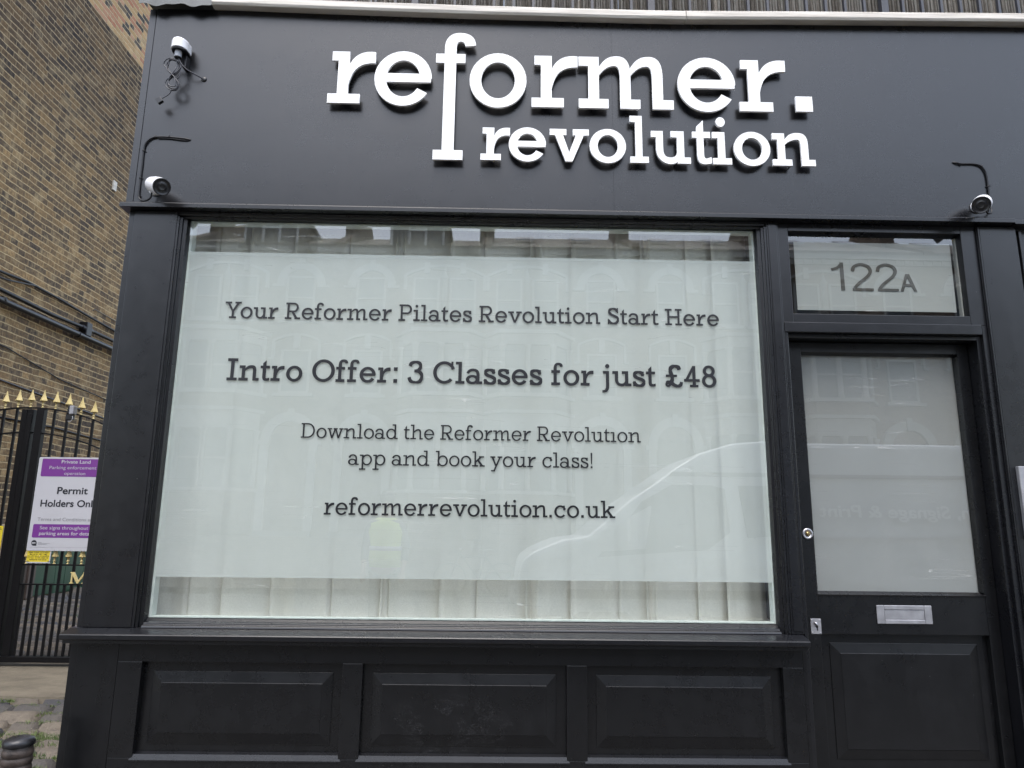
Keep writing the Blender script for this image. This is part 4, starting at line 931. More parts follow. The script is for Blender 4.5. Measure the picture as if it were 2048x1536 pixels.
a_ = math.radians(38); mb.v = [(-1.640+v[0]*math.cos(a_)-v[2]*math.sin(a_), -.05+v[1], 3.340+v[0]*math.sin(a_)+v[2]*math.cos(a_)) for v in mb.v]; link('plug', mb, 'black_plastic', cc, bev=.0015)
# steel box on the right pilaster
bx = root('intercom_panel', (2.32, 0, 1.5), 'brushed steel wall panel on the pilaster at the right edge, beside the door', 'panel')
mb = MB(); mb.box(2.262, 2.40, -.022, -.0005, 1.36, 1.672); link('cover', mb, 'steel2', bx, bev=.003)
mb = MB(); mb.lathe([(.009, 0), (.009, .003)], (2.33, -.0225, 1.42), 16, Vector((0, -1, 0))); link('button', mb, 'steel', bx)

# ---------------------------------------------------------------- railing and reed screen above
rl = root('roof_railing', (.8, .06, 3.87), 'dark painted metal railing along the flat roof edge in front of reeds', 'railing')
mb = MB(); mb.box(-1.42, 3.6, .055, .085, 4.86, 4.89); link('top_rail', mb, 'rail', rl, bev=.003)
bal = None; x = .731-.1003*21
for k in range(50):
    xx = .731-.1003*21+k*.1003
    if xx > 3.55: break
    if (k-21) % 12 == 0:
        m = MB(); m.box(xx-.018, xx+.018, .052, .088, 3.862, 4.86); link('post', m, 'rail', rl, bev=.002)
    elif bal is None:
        m = MB(); m.box(xx-.0065, xx+.0065, .062, .078, 3.864, 4.859); bal = link('baluster', m, 'rail', rl); bx0 = xx
    else:
        o = bal.copy(); COL.objects.link(o); o.parent = rl; o.location = (xx-bx0, 0, 0)
mb = MB(); r = random.Random(9); x = -1.43
while x < 3.58:
    d = r.uniform(.0085, .0155); mb.cur = r.random()
    if r.random() > .04: mb.tube([(x+r.uniform(-.002, .002), .112+r.uniform(-.004, .004), 3.865+r.uniform(0, .006)), (x+r.uniform(-.006, .006), .112, 4.4), (x+r.uniform(-.01, .01), .112, 4.95+r.uniform(-.04, .03))], d*.5, 6)
    x += d+r.uniform(.0005, .004)
x = -1.43
while x < 3.58:
    d = r.uniform(.010, .016); mb.cur = r.random(); mb.tube([(x, .128, 3.865), (x+r.uniform(-.004, .004), .128, 4.94)], d*.55, 5); x += d*.92
rs = link('reed_screen', mb, 'reed', None, 0, 'weathered grey reed screen standing behind the roof railing', 'screen', at=(.8, .112, 3.865), attr=True)
mb = MB()
for zz in (3.935, 4.25, 4.6): mb.tube([(x_*.05-1.43, .104+.002*math.sin(x_), zz+.002*math.sin(x_*1.7)) for x_ in range(100)], .0012, 5)
link('binding_wire', mb, 'cable', rs)

# ================================================================ GATE
GY = 2.4
def top_z(dx): return 2.255-.36*dx*dx
def mid_z(dx): return 2.062-.36*dx*dx
def finial(mb, x, z, k=1.0, y=GY):
    mb.lathe([(.010, 0), (.010, .004), (.0055, .008), (.0055, .016), (.0105, .020), (.0105, .023), (.0065, .027), (.007, .036), (.0105, .052), (.011, .060)], (x, y, z), 10)
    mb.lathe([(.028*k, .052*1.), (.030*k, .055), (.0185*k, .083), (.010*k, .108), (.0035, .136), (.0005, .140)], (x, y, z), 4, smooth=False, rot=0)
def leaf_gate(sgn, label):
    g_ = root('gate_leaf', (-3.655+sgn*.9, GY, .39), label, 'gate', 'pair of iron gate leaves across the lane')
    cx = -3.655; W_ = 1.62
    m = MB(); xa = cx+sgn*.002-.004; xb = cx+sgn*.044-.004
    m.box(min(xa, xb), max(xa, xb), GY-.03, GY+.03, .42, 2.235); m.box(min(xa, xb)-.0, max(xa, xb), GY-.036, GY-.0305, .5, 2.2) if sgn > 0 else None
    xc = cx+sgn*W_; xd = cx+sgn*(W_-.06); m.box(min(xc, xd), max(xc, xd), GY-.03, GY+.03, .42, top_z(W_)+.02)
    m.box(min(cx+sgn*.006, cx+sgn*W_), max(cx+sgn*.006, cx+sgn*W_), GY-.034, GY+.034, .388, .428)
    link('frame', m, 'gloss', g_, bev=.003)
    for fz in (top_z, mid_z):
        m = MB(); n = 24; vs = []; fs = []
        for i in range(n+1):
            dx = .0+(W_)*i/n; z = fz(dx); X = cx+sgn*dx
            vs += [(X, GY-.012, z-.010), (X, GY+.012, z-.010), (X, GY+.012, z), (X, GY-.012, z)]
        for i in range(n):
            for k in range(4): fs.append((i*4+k, i*4+(k+1) % 4, (i+1)*4+(k+1) % 4, (i+1)*4+k))
        m.add(vs, fs); link('curved_rail', m, 'gloss', g_)
    for z in (1.076, .936):
        m = MB(); m.box(min(cx+sgn*.055, xd), max(cx+sgn*.055, xd), GY-.014, GY+.014, z-.010, z); link('rail', m, 'gloss', g_)
    k = 1; xs = [cx+sgn*(.088+.1*i) for i in range(15)]
    if sgn < 0: xs = [-3.757-.098*i for i in range(15)]
    else: xs = [-3.567+.1005*i for i in range(15)]
    for i, X in enumerate(xs):
        dx = abs(X-cx)
        if not (sgn > 0 and i == 0):
            m = MB(); m.box(X-.0085, X+.0085, GY-.0085, GY+.0085, .429, top_z(dx)-.011); link('bar', m, 'gloss', g_, bev=.002)
        else:
            m = MB(); m.box(X-.027, X+.030, GY-.022, GY+.022, .429, top_z(dx)-.011); link('stile', m, 'gloss', g_, bev=.002)
        m = MB(); finial(m, X, top_z(dx)); link('finial', m, 'gold', g_)
        if i < 14:
            Xh = X+sgn*.050
            m = MB(); m.box(Xh-.0075, Xh+.0075, GY-.0075, GY+.0075, .429, .925); link('dog_bar', m, 'gloss', g_)
        if i < 12:
            m = MB(); finial(m, X+(sgn*.050 if i else .0)+(.0 if i else sgn*.045), 1.077, .9); link('dog_bar_finial', m, 'gold', g_)
    return g_
lf = leaf_gate(-1, 'left leaf of the black iron gate, curving down towards the brick wall')
rg = leaf_gate(1, 'right leaf of the black iron gate, carrying the purple and white parking sign')
m = MB(); finial(m, -3.660, 2.255); link('finial', m, 'gold', rg)
ps = rect(0, 0, .34, .12)+rect(0, 1.34, .34, 1.46)+rect(.11, .0, .23, 1.46)+rect(1.16, 0, 1.56, .12)+rect(1.22, 1.34, 1.56, 1.46)+rect(1.26, .0, 1.46, 1.46)+[[(.05, 1.46), (.36, 1.46), (.86, .25), (.70, .0)]]+[[(1.30, 1.46), (1.42, 1.30), (.80, .0), (.68, .12)]]
vs, fs = union(ps); m = MB(); solid(m, vs, fs, lambda v: (-3.172+v[0]*.078, .940+v[1]*.056), GY-.026, GY-.015); link('gilt_letter', m, 'gold', rg, label='gilt serif letter "M" fixed between two rails')
# parking sign
pk = root('parking_sign', (-3.27, 2.37, 1.17), 'white and purple parking sign "Private Land / Permit Holders Only" on the gate', 'sign')
def rrect(x0, x1, z0, z1, r_, n=5):
    out = []
    for cx, cz, a0 in ((x1-r_, z1-r_, 0), (x0+r_, z1-r_, 90), (x0+r_, z0+r_, 180), (x1-r_, z0+r_, 270)):
        for i in range(n+1): a = math.radians(a0+90*i/n); out.append((cx+r_*math.cos(a), cz+r_*math.sin(a)))
    return out
SX0, SX1 = -3.517, -2.985; SY = 2.372
m = MB(); m.prism(rrect(SX0, SX1, 1.173, 1.868, .012), 1, SY, SY+.004); link('board', m, 'signwhite', pk)
for za, zb_ in ((1.722, 1.856), (1.268, 1.367)):
    m = MB(); m.prism(rrect(-3.491, SX1+.025, za, zb_, .010), 1, SY-.0008, SY-.0002); link('purple_band', m, 'purple', pk)
yt = SY-.0014
def sgt(name, body, z, size, w0, w1, mat, bold=0., shear=0., lab=True):
    link(name, font_mb(body, w0, z, size, yt, width=(w1-w0), bold=bold, shear=shear), mat, pk, label='sign line reading "%s"' % body if lab else None)
sgt('lettering', 'Private Land', 1.822, .036, -3.345, -3.127, 'signwhite', .012)
sgt('lettering', 'Parking enforcement', 1.778, .034, -3.431, -3.078, 'signwhite', -.002)
sgt('lettering', 'operation', 1.735, .034, -3.314, -3.156, 'signwhite', -.002)
sgt('lettering', 'Permit', 1.592, .073, -3.349, -3.119, 'ink', .02)
sgt('lettering', 'Holders Only', 1.497, .071, -3.461, -3.461+.428, 'ink', .02)
sgt('lettering', 'Terms and Conditions apply', 1.391, .036, -3.466, -3.010, 'inkgrey', -.004)
sgt('lettering', 'See signs throughout', 1.329, .035, -3.440, -3.081, 'signwhite', .0)
sgt('lettering', 'parking areas for details', 1.288, .035, -3.440, -3.034, 'signwhite', .012)
m = MB(); vs, fs = union(disc(0, 0, .020, 24)+rect(0, -.020, .020, 0)); m.add([(-3.468+v[0], yt, 1.230+v[1]) for v in vs], [tuple(f) for f in fs]); lg = link('emblem', m, 'ink', pk)
m = MB(); m.box(-3.483, -3.453, yt-.0008, yt-.0003, 1.225, 1.2325); link('emblem_bar', m, 'signwhite', lg)
m = MB(); m.box(-3.44, -3.41, yt, yt+.0003, 1.2335, 1.2350); m.box(-3.44, -3.35, yt, yt+.0003, 1.2265, 1.2278); m.box(-3.44, -3.37, yt, yt+.0003, 1.219, 1.2203); m.box(-3.49, -3.0, yt, yt+.0003, 1.1985, 1.1993); link('fine_print', m, 'inkgrey', pk)
# yellow notices
yn = root('warning_notice', (-3.41, 2.37, 1.08), 'small yellow notice with black capitals tied below the purple parking sign', 'notice', 'yellow gate notices')
m = MB(); m.box(-3.508, -3.335, 2.3765, 2.3795, 1.083, 1.26); link('board', m, 'yellow', yn)
m = MB(); m.box(-3.508, -3.3335, 2.3760, 2.3762, 1.083, 1.092); m.box(-3.341, -3.3335, 2.3758, 2.37595, 1.083, 1.26); link('border', m, 'signwhite', yn)
for i, (tx, a, b) in enumerate((('KEEP CLEAR GATE MAY', -3.497, -3.350), ('MOVE AT ANY TIME', -3.487, -3.362), ('DO NOT ALLOW CHILDREN', -3.503, -3.345), ('TO PLAY IN THE AREA OR', -3.503, -3.350), ('OPERATE THE GATE', -3.487, -3.362))):
    link('lettering', font_mb(tx, a, 1.155-.0128*i, .0125, 2.3758, width=b-a, bold=.01), 'ink', yn)
m = MB(); m.tube([(-3.515, 2.378, 1.098), (-3.49, 2.374, 1.098)], .0018, 6); m.tube([(-3.352, 2.374, 1.098), (-3.325, 2.378, 1.096)], .0018, 6); link('cable_tie', m, 'cable', yn)
yn = root('warning_notice', (-3.80, 2.37, 1.10), 'yellow warning notice on the left gate leaf, cut off by the picture edge', 'notice', 'yellow gate notices')
m = MB(); m.box(-3.90, -3.714, 2.3765, 2.3795, 1.098, 1.350); link('board', m, 'yellow', yn)
m = MB(); m.box(-3.90, -3.714, 2.3756, 2.3762, 1.098, 1.118); link('border', m, 'signwhite', yn)
link('lettering', font_mb('WARNING', -3.88, 1.322, .020, 2.3758, width=.155, bold=.02), 'ink', yn)
m = MB()
for a, b, c, d in ((-3.83, -3.735, 1.296, 1.2985), (-3.83, -3.735, 1.226, 1.2285), (-3.83, -3.8275, 1.2285, 1.296), (-3.7375, -3.735, 1.2285, 1.296), (-3.80, -3.755, 1.262, 1.265), (-3.80, -3.755, 1.245, 1.248)): m.box(a, b, 2.3756, 2.3762, c, d)
link('pictogram', m, 'ink', yn)
# sensor box on the gate top
gs = root('gate_sensor', (-3.315, 2.36, 2.2), 'small grey box sensor with a white wire on top of the right gate leaf', 'sensor')
m = MB(); m.box(-3.342, -3.322, 2.345, 2.385, 2.205, 2.262); m.box(-3.352, -3.300, 2.35, 2.385, 2.155, 2.195); link('bracket', m, 'black_plastic', gs, bev=.003)
m = MB(); m.box(-3.3215, -3.289, 2.335, 2.385, 2.196, 2.262); link('cover', m, 'grey_plastic', gs, bev=.004)
m = MB(); m.tube(curl([(-3.300, 2.35, 2.185), (-3.291, 2.34, 2.160), (-3.304, 2.34, 2.140), (-3.322, 2.34, 2.142)], .001), .0018, 6); link('wire', m, 'signwhite', gs)

# ---------------------------------------------------------------- bollard
bo = root('bollard', (-1.795, -.2, .15), 'short brown and black ribbed iron bollard by the lane corner of the shop', 'bollard')
MT['rust'] = simple('worn_brown_iron', (.050, .037, .031), .45, .2, .6, 22, .8)
MT['blackiron'] = simple('worn_black_iron', (.022, .022, .025), .30, .3, .5, 16, .6)
z0 = .15; H = .593-z0; R_ = .050
pr = [(R_*1.05, 0), (R_*1.04, .05), (R_, .06)]
zz = .10
while zz < H-.055: pr += [(R_*.95, zz), (R_*1.02, zz+.004), (R_*1.04, zz+.013), (R_*1.02, zz+.022), (R_*.95, zz+.0265)]; zz += .0275
pr += [(R_*.95, H-.032), (R_*.9, H-.028)]
mb = MB(); mb.lathe(pr, (-1.788, -.2, z0), 28); link('shaft', mb, 'rust', bo)
mb = MB(); mb.lathe([(R_*.9, H-.034), (R_*1.06, H-.030), (R_*1.08, H-.018), (R_*.98, H-.008), (R_*.6, H-.001), (.002, H+.003)], (-1.788, -.2, z0), 28)
rr = random.Random(2); mb.v = [(v[0]+rr.uniform(-.001, .001), v[1]+rr.uniform(-.001, .001), v[2]+rr.uniform(-.0012, .0012)) for v in mb.v]; link('cap', mb, 'blackiron', bo)

# ================================================================ ACROSS THE STREET (seen reflected in the glass)
TY = -20.
def arc_band(mb, cx, cz, r0, r1, ya, yb, a0=0, a1=180, n=14, ex=1.):
    for i in range(n):
        a = math.radians(a0+(a1-a0)*i/n); b = math.radians(a0+(a1-a0)*(i+1)/n)
        q = [(cx+r0*math.cos(a), cz+r0*ex*math.sin(a)), (cx+r1*math.cos(a), cz+r1*ex*math.sin(a)), (cx+r1*math.cos(b), cz+r1*ex*math.sin(b)), (cx+r0*math.cos(b), cz+r0*ex*math.sin(b))]
        mb.prism(q, 1, ya, yb)
def window(par, x0, x1, z0, z1, bars=1, y=TY, arched=False, name='window'):
    m = MB(); t = .07
    m.box(x0, x0+t, y-.02, y+.05, z0, z1); m.box(x1-t, x1, y-.02, y+.05, z0, z1); m.box(x0+t, x1-t, y-.02, y+.05, z1-t, z1); m.box(x0+t, x1-t, y-.02, y+.05, z0, z0+t)
    zm = (z0+z1)/2; m.box(x0+t, x1-t, y-.015, y+.06, zm-.03, zm+.03)
    for k in range(1, bars): xm = x0+(x1-x0)*k/bars; m.box(xm-.05, xm+.05, y-.015, y+.055, z0+t, z1-t)
    wnd = link(name, m, 'trim', par)
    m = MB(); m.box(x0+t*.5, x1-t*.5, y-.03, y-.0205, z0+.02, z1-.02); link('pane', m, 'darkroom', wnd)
    return wnd
def house(cx, sgn, dorm, label):
    """5.12 m wide terrace house; bay on the +sgn side"""
    W_ = 5.12; x0, x1 = cx-W_/2, cx+W_/2
    h = root('terraced_house', (cx, TY, .1), label, 'house', 'brick terraced houses across the street')
    m = MB(); m.box(x0, x1, TY-9, TY-.04, 0, 10.75); link('wall', m, 'brick2', h)
    m = MB(); zr = 13.10 if dorm else 13.24; m.prism([(TY+.05, 10.95), (TY-4.6, zr), (TY-9.2, 10.95), (TY-9.2, 10.80), (TY+.05, 10.80)], 0, x0+.17, x1-.17); rf = link('roof', m, 'slate', h)
    m = MB(); m.box(x0, x1, TY-.0395, TY+.16, 10.62, 10.80); m.box(x0, x1, TY-.0395, TY+.06, 10.45, 10.61)
    for k in range(16): m.box(x0+.1+k*.32, x0+.22+k*.32, TY-.039, TY+.1, 10.48, 10.615)
    link('eaves_cornice', m, 'trim', h)
    m = MB(); m.box(x0-.17, x0+.165, TY-9, TY+.1, 10.81, 11.0); m.prism([(TY+.1, 11.0), (TY-4.6, 13.62), (TY-9.2, 11.0)], 0, x0-.17, x0+.165); m.box(x0-.33, x0+.2, TY-3.2, TY-2.2, 11.5, 13.9); m.box(x0-.38, x0+.25, TY-3.25, TY-2.15, 13.9, 14.05)
    for k in range(3): m.lathe([(.11, 0), (.09, .35), (.11, .38)], (x0-.24+.18*k, TY-2.7, 14.05), 8)
    link('chimney', m, 'brick2', rf)
    bx, sx_ = cx+sgn*1.15, cx-sgn*1.35
    if dorm:
        dx = cx+.1
        m = MB(); m.box(dx-.98, dx+.98, TY-3.0, TY-.35, 11.0, 12.25); m.box(dx-1.08, dx+1.08, TY-3.0, TY-.2, 12.25, 12.36); dm = link('dormer', m, 'slate', rf)
        m = MB(); y_ = TY-.35
        for a, b in ((-.95, -.88), (.88, .95), (-.33, -.25), (.25, .33)): m.box(dx+a, dx+b, y_, y_+.07, 11.0, 12.1)
        m.box(dx-.95, dx+.95, y_, y_+.08, 10.98, 11.06); m.box(dx-.95, dx+.95, y_, y_+.08, 12.1, 12.2); m.box(dx-.25, dx+.25, y_, y_+.06, 11.62, 11.7); link('dormer_window', m, 'letter', rf)
        m = MB(); m.box(dx-.9, dx+.9, y_+.002, y_+.02, 11.06, 12.1); link('net_curtain', m, 'net', rf)
    else:
        for q in (-1.2, .9):
            m = MB(); X = cx+q; a = math.atan2(2.47, 4.65)
            def Pn(u, v, h_): yy = TY-1.9-u*math.cos(a); zz = 10.95+(TY+.05-yy)*math.tan(a)+h_; return (X+v, yy, zz)
            m.add([Pn(0, -.35, .03), Pn(0, .35, .03), Pn(.8, .35, .03), Pn(.8, -.35, .03), Pn(0, -.35, .09), Pn(0, .35, .09), Pn(.8, .35, .09), Pn(.8, -.35, .09)], [(0, 3, 2, 1), (4, 5, 6, 7), (0, 1, 5, 4), (1, 2, 6, 5), (2, 3, 7, 6), (3, 0, 4, 7)]); link('skylight', m, 'signwhite', rf)
    # single column of windows
    w1 = window(h, sx_-.50, sx_+.50, 8.2, 9.75); m = MB(); arc_band(m, sx_, 9.45, .55, .82, TY-.0395, TY+.06); m.box(sx_-.09, sx_+.09, TY-.0395, TY+.10, 10.0, 10.38); m.box(sx_-.95, sx_-.55, TY-.0395, TY+.08, 9.36, 9.45); m.box(sx_+.55, sx_+.95, TY-.0395, TY+.08, 9.36, 9.45); m.box(sx_-.65, sx_+.65, TY-.0395, TY+.16, 8.08, 8.19); link('window_surround', m, 'trim', w1)
    w1 = window(h, sx_-.50, sx_+.50, 5.65, 7.15); m = MB()
    for s2_ in (-1, 1): m.box(sx_+s2_*.78-.04, sx_+s2_*.78+.04, TY-.0395, TY+.07, 6.85, 7.42); m.box(sx_+s2_*.84-.08, sx_+s2_*.84+.08, TY-.0395, TY+.07, 6.80, 6.87)
    arc_band(m, sx_, 6.22, 1.42, 1.50, TY-.0395, TY+.08, 57, 123, 8); m.box(sx_-.10, sx_+.10, TY-.0395, TY+.10, 7.18, 7.66); m.box(sx_-.65, sx_+.65, TY-.0395, TY+.16, 5.53, 5.64); link('window_surround', m, 'trim', w1)
    # arched doorway
    m = MB(); arc_band(m, sx_, 4.10, .62, .92, TY-.0395, TY+.10); m.box(sx_-1.02, sx_-.62, TY-.0395, TY+.12, 3.95, 4.10); m.box(sx_+.62, sx_+1.02, TY-.0395, TY+.12, 3.95, 4.10); m.box(sx_-.09, sx_+.09, TY-.0395, TY+.16, 4.70, 5.12)
    m.box(sx_-.92, sx_-.66, TY-.0395, TY+.08, 1.2, 3.95); m.box(sx_+.66, sx_+.92, TY-.0395, TY+.08, 1.2, 3.95); ds = link('door_surround', m, 'trim', h)
    m = MB(); m.box(sx_-.60, sx_+.60, TY-.036, TY-.01, 1.2, 4.3); link('door', m, 'brownwood', ds)
    m = MB()
    for k in range(6): m.box(sx_-.9, sx_+.9, TY, TY+.3*(6-k), .1+k*.18, .1+(k+1)*.18-.001)
    link('steps', m, 'stone', h)
    # bay: top floor pair, two-storey canted bay below
    for s2_ in (-.62, .62):
        w1 = window(h, bx+s2_-.45, bx+s2_+.45, 8.2, 9.75); m = MB(); m.box(bx+s2_-.09, bx+s2_+.09, TY-.0395, TY+.10, 9.9, 10.3); m.box(bx+s2_-.55, bx+s2_+.55, TY-.0395, TY+.16, 8.08, 8.19); link('window_surround', m, 'trim', w1)
    m = MB(); arc_band(m, bx, 7.4, 2.75, 2.84, TY-.0395, TY+.08, 61, 119, 10); m.box(bx-1.40, bx-1.30, TY-.0395, TY+.07, 9.3, 9.85); m.box(bx+1.30, bx+1.40, TY-.0395, TY+.07, 9.3, 9.85); m.lathe([(.10, 0), (.10, 1.5), (.14, 1.55), (.06, 1.7), (.01, 2.0)], (bx, TY+.02, 8.2), 10); link('window_hood', m, 'trim', h)
    bay = MB(); pl = [(bx-1.45, TY-.03), (bx-.85, TY+.8), (bx+.85, TY+.8), (bx+1.45, TY-.03)]
    bay.prism(pl, 2, .1, 2.5); bay.prism(pl, 2, 4.75, 5.60); b_ = link('bay', bay, 'brick2', h)
    m = MB(); big = [(bx-1.62, TY-.03), (bx-.95, TY+.95), (bx+.95, TY+.95), (bx+1.62, TY-.03)]
    m.prism(big, 2, 7.60, 7.72); m.prism(big, 2, 5.50, 5.62); m.prism(big, 2, 4.95, 5.06); m.prism(big, 2, 2.42, 2.52)
    pl2 = [(bx-1.47, TY-.03), (bx-.87, TY+.82), (bx+.87, TY+.82), (bx+1.47, TY-.03)]
    m.prism(pl2, 2, 7.25, 7.60); m.prism(pl2, 2, 4.40, 4.95)
    for (zl, zh) in ((5.62, 7.25), (2.52, 4.40)):
        for (X, Y_) in ((bx-1.40, TY), (bx-.82, TY+.74), (bx+.82, TY+.74), (bx+1.40, TY), (bx-.0, TY+.77)):
            m.lathe([(.13, 0), (.09, .12), (.09, zh-zl-.12), (.14, zh-zl)], (X, Y_, zl), 8)
        m.box(bx-.78, bx+.78, TY+.745, TY+.775, (zl+zh)/2-.03, (zl+zh)/2+.03)
    link('bay_dressing', m, 'trim', b_)
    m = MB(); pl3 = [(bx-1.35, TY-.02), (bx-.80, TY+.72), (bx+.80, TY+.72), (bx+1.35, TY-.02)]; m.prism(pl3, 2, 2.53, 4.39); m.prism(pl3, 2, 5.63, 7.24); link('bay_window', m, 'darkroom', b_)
    return h
hl = ['far left', 'second', 'middle', 'fourth', 'fifth', 'sixth']
desc = ['three-storey brick terraced house at the left end of the row across the street', 'brick terraced house with a wide dormer, second from the left end of the row',
        'brick terraced house with a wide dormer, just left of the middle of the row', 'brick terraced house with two skylights, just right of the middle of the row',
        'brick terraced house with two skylights, third from the right end of the row', 'brick terraced house with two skylights, second from the right end of the row', 'three-storey brick terraced house at the right end of the row across the street']
for i in range(7):
    cx = -.6+5.12*(i-3)+2.56
    house(cx-.0, 1 if i % 2 == 0 else -1, i in (0, 1, 2), desc[i])
for i, X in enumerate((-15, -4.8, 5.2, 15.5)):
    m = MB(); m.box(X-4.9, X+4.1, -16.1, -15.8, .1, 1.0); m.box(X-4.95, X+4.15, -16.15, -15.75, 1.0, 1.08)
    link('garden_wall', m, 'brick2', None, 0, 'low brick garden wall across the street, number %s counting from the left' % ('one', 'two', 'three', 'four')[i], 'wall', 'low garden walls', at=(X, -15.9, .1))

# van parked at the kerb behind the camera
vn = root('parked_van', (2.9, -6, 0), 'pale high-roofed panel van parked at the near kerb, nose towards the lane', 'van')
side = [(.17, .42), (.20, .80), (.24, 1.02), (.38, 1.13), (.70, 1.265), (1.00, 1.31), (1.49, 1.72), (1.80, 1.92), (2.05, 2.10), (2.35, 2.28), (2.74, 2.40), (3.10, 2.435), (6.30, 2.43), (6.42, 2.36), (6.50, 1.2), (6.50, .42)]
mb = MB(); n = len(side); Ya, Yb = -5.0, -6.95
def inset(z): return .0 if z < 1.25 else .0+.16*(z-1.25)/1.2
vs = []
for k, f in ((0, 1), (1, 1)):
    for (X, Z_) in side: vs.append((X, (Ya-inset(Z_)) if k == 0 else (Yb+inset(Z_)), Z_))
fs = [tuple(range(n)), tuple(range(n, 2*n))[::-1]]+[(i, n+i, n+(i+1) % n, (i+1) % n) for i in range(n)]
mb.add(vs, fs); body = link('body', mb, 'vanbody', vn, bev=.06)
def vp(X, Z_, e=.006): return (X, Ya-inset(Z_)+e, Z_)
def vquad(name, pts, mat, par=vn, e=.006):
    m = MB(); k = len(pts); m.add([vp(a, b, e) for a, b in pts]+[vp(a, b, e-.03) for a, b in pts], [tuple(range(k))[::-1]]+[(i, (i+1) % k, k+(i+1) % k, k+i) for i in range(k)]); return link(name, m, mat, par)
vquad('side_window', [(1.10, 1.07), (2.35, 1.16), (2.62, 1.36), (2.60, 1.86), (2.45, 1.90), (1.98, 1.90), (1.62, 1.70)], 'darkroom')
vquad('side_window', [(2.82, 1.30), (3.50, 1.34), (3.50, 1.90), (2.76, 1.90)], 'darkroom')
vquad('roof_gutter', [(1.95, 2.00), (6.40, 2.02), (6.40, 2.06), (2.0, 2.05)], 'vantrim')
vquad('side_rail', [(2.9, 1.285), (6.45, 1.36), (6.45, 1.375), (2.9, 1.305)], 'signwhite')
vquad('side_moulding', [(.75, .62), (6.45, .62), (6.45, .72), (.75, .72)], 'vantrim')
for X in (1.15, 5.2):
    m = MB(); m.lathe([(.30, -.02), (.335, .02), (.335, .20), (.30, .22)], (X, Ya-.22, .335), 24, Vector((0, 1, 0))); wh = link('wheel', m, 'rubber', vn)
    m = MB(); m.lathe([(.20, 0), (.20, .225), (.15, .215), (.03, .23)], (X, Ya-.22, .335), 20, Vector((0, 1, 0))); link('rim', m, 'steel2', wh)
    m = MB(); m.lathe([(.30, -.02), (.335, .02), (.335, .20), (.30, .22)], (X, Yb+.02, .335), 24, Vector((0, 1, 0))); link('wheel', m, 'rubber', vn)
m = MB(); m.tube([(1.49, Ya-.05, 1.40), (1.46, Ya+.10, 1.40)], .02, 6); m.box(1.43, 1.53, Ya+.07, Ya+.22, 1.22, 1.50); link('wing_mirror', m, 'vanbody', vn, bev=.03)
m = MB(); m.add([(1.03, Ya-.14, 1.325), (1.03, Yb+.14, 1.325), (1.83, Yb+.2, 1.945), (1.83, Ya-.2, 1.945)], [(0, 1, 2, 3)]); m.v = [(v[0]-.012, v[1], v[2]+.012) for v in m.v]; link('windscreen', m, 'darkroom', vn)
vquad('headlight', [(.30, .93), (.75, 1.02), (.86, 1.09), (.45, 1.04)], 'steel')
m = MB(); m.box(.10, .30, Yb+.05, Ya-.05, .38, .62); link('bumper', m, 'vantrim', vn, bev=.03)
lt = font_mb('Design, Signage & Print', 0, 0, .20, 0, width=2.35, bold=.02)
m = MB(); m.add([(3.74+2.35-v[0], Ya-inset(1.56)+.010, 1.555+v[2]+.0*v[0]) for v in lt.v], lt.f); m.v = [(v[0], Ya-inset(v[2])+.010, v[2]) for v in m.v]
lo = link('lettering', m, 'letter', vn, label='white lettering on the van side reading "Design, Signage & Print"')

# worker in a yellow hi-vis jacket beside the van's nose
pr_ = root('person', (-1.40, -5.74, 0), 'person in a yellow hi-vis waistcoat standing by the van, mirrored in the window', 'person')
def skin_body(name, nodes, edges, mat, par, sub=1, rootv=0):
    me = bpy.data.meshes.new(name); o_ = org(par); me.from_pydata([Vector(n_[0])-o_ for n_ in nodes], edges, []); o = bpy.data.objects.new(name, me); COL.objects.link(o); o.parent = par
    md = o.modifiers.new('skin', 'SKIN')
    if not me.skin_vertices: 
        bm = bmesh.new(); bm.from_mesh(me); bm.verts.layers.skin.verify(); bm.to_mesh(me); bm.free()
    for i, n_ in enumerate(nodes):
        me.skin_vertices[0].data[i].radius = n_[1] if isinstance(n_[1], tuple) else (n_[1], n_[1]); me.skin_vertices[0].data[i].use_root = (i == rootv)
    sb = o.modifiers.new('sub', 'SUBSURF'); sb.levels = sub; sb.render_levels = sub
    dg = bpy.context.evaluated_depsgraph_get(); ev = o.evaluated_get(dg); nm = bpy.data.meshes.new_from_object(ev)
    o.modifiers.clear(); o.data = nm; nm.materials.clear(); nm.materials.append(MT[mat]); nm.polygons.foreach_set('use_smooth', [True]*len(nm.polygons)); return o
px_, py_ = -1.40, -5.74
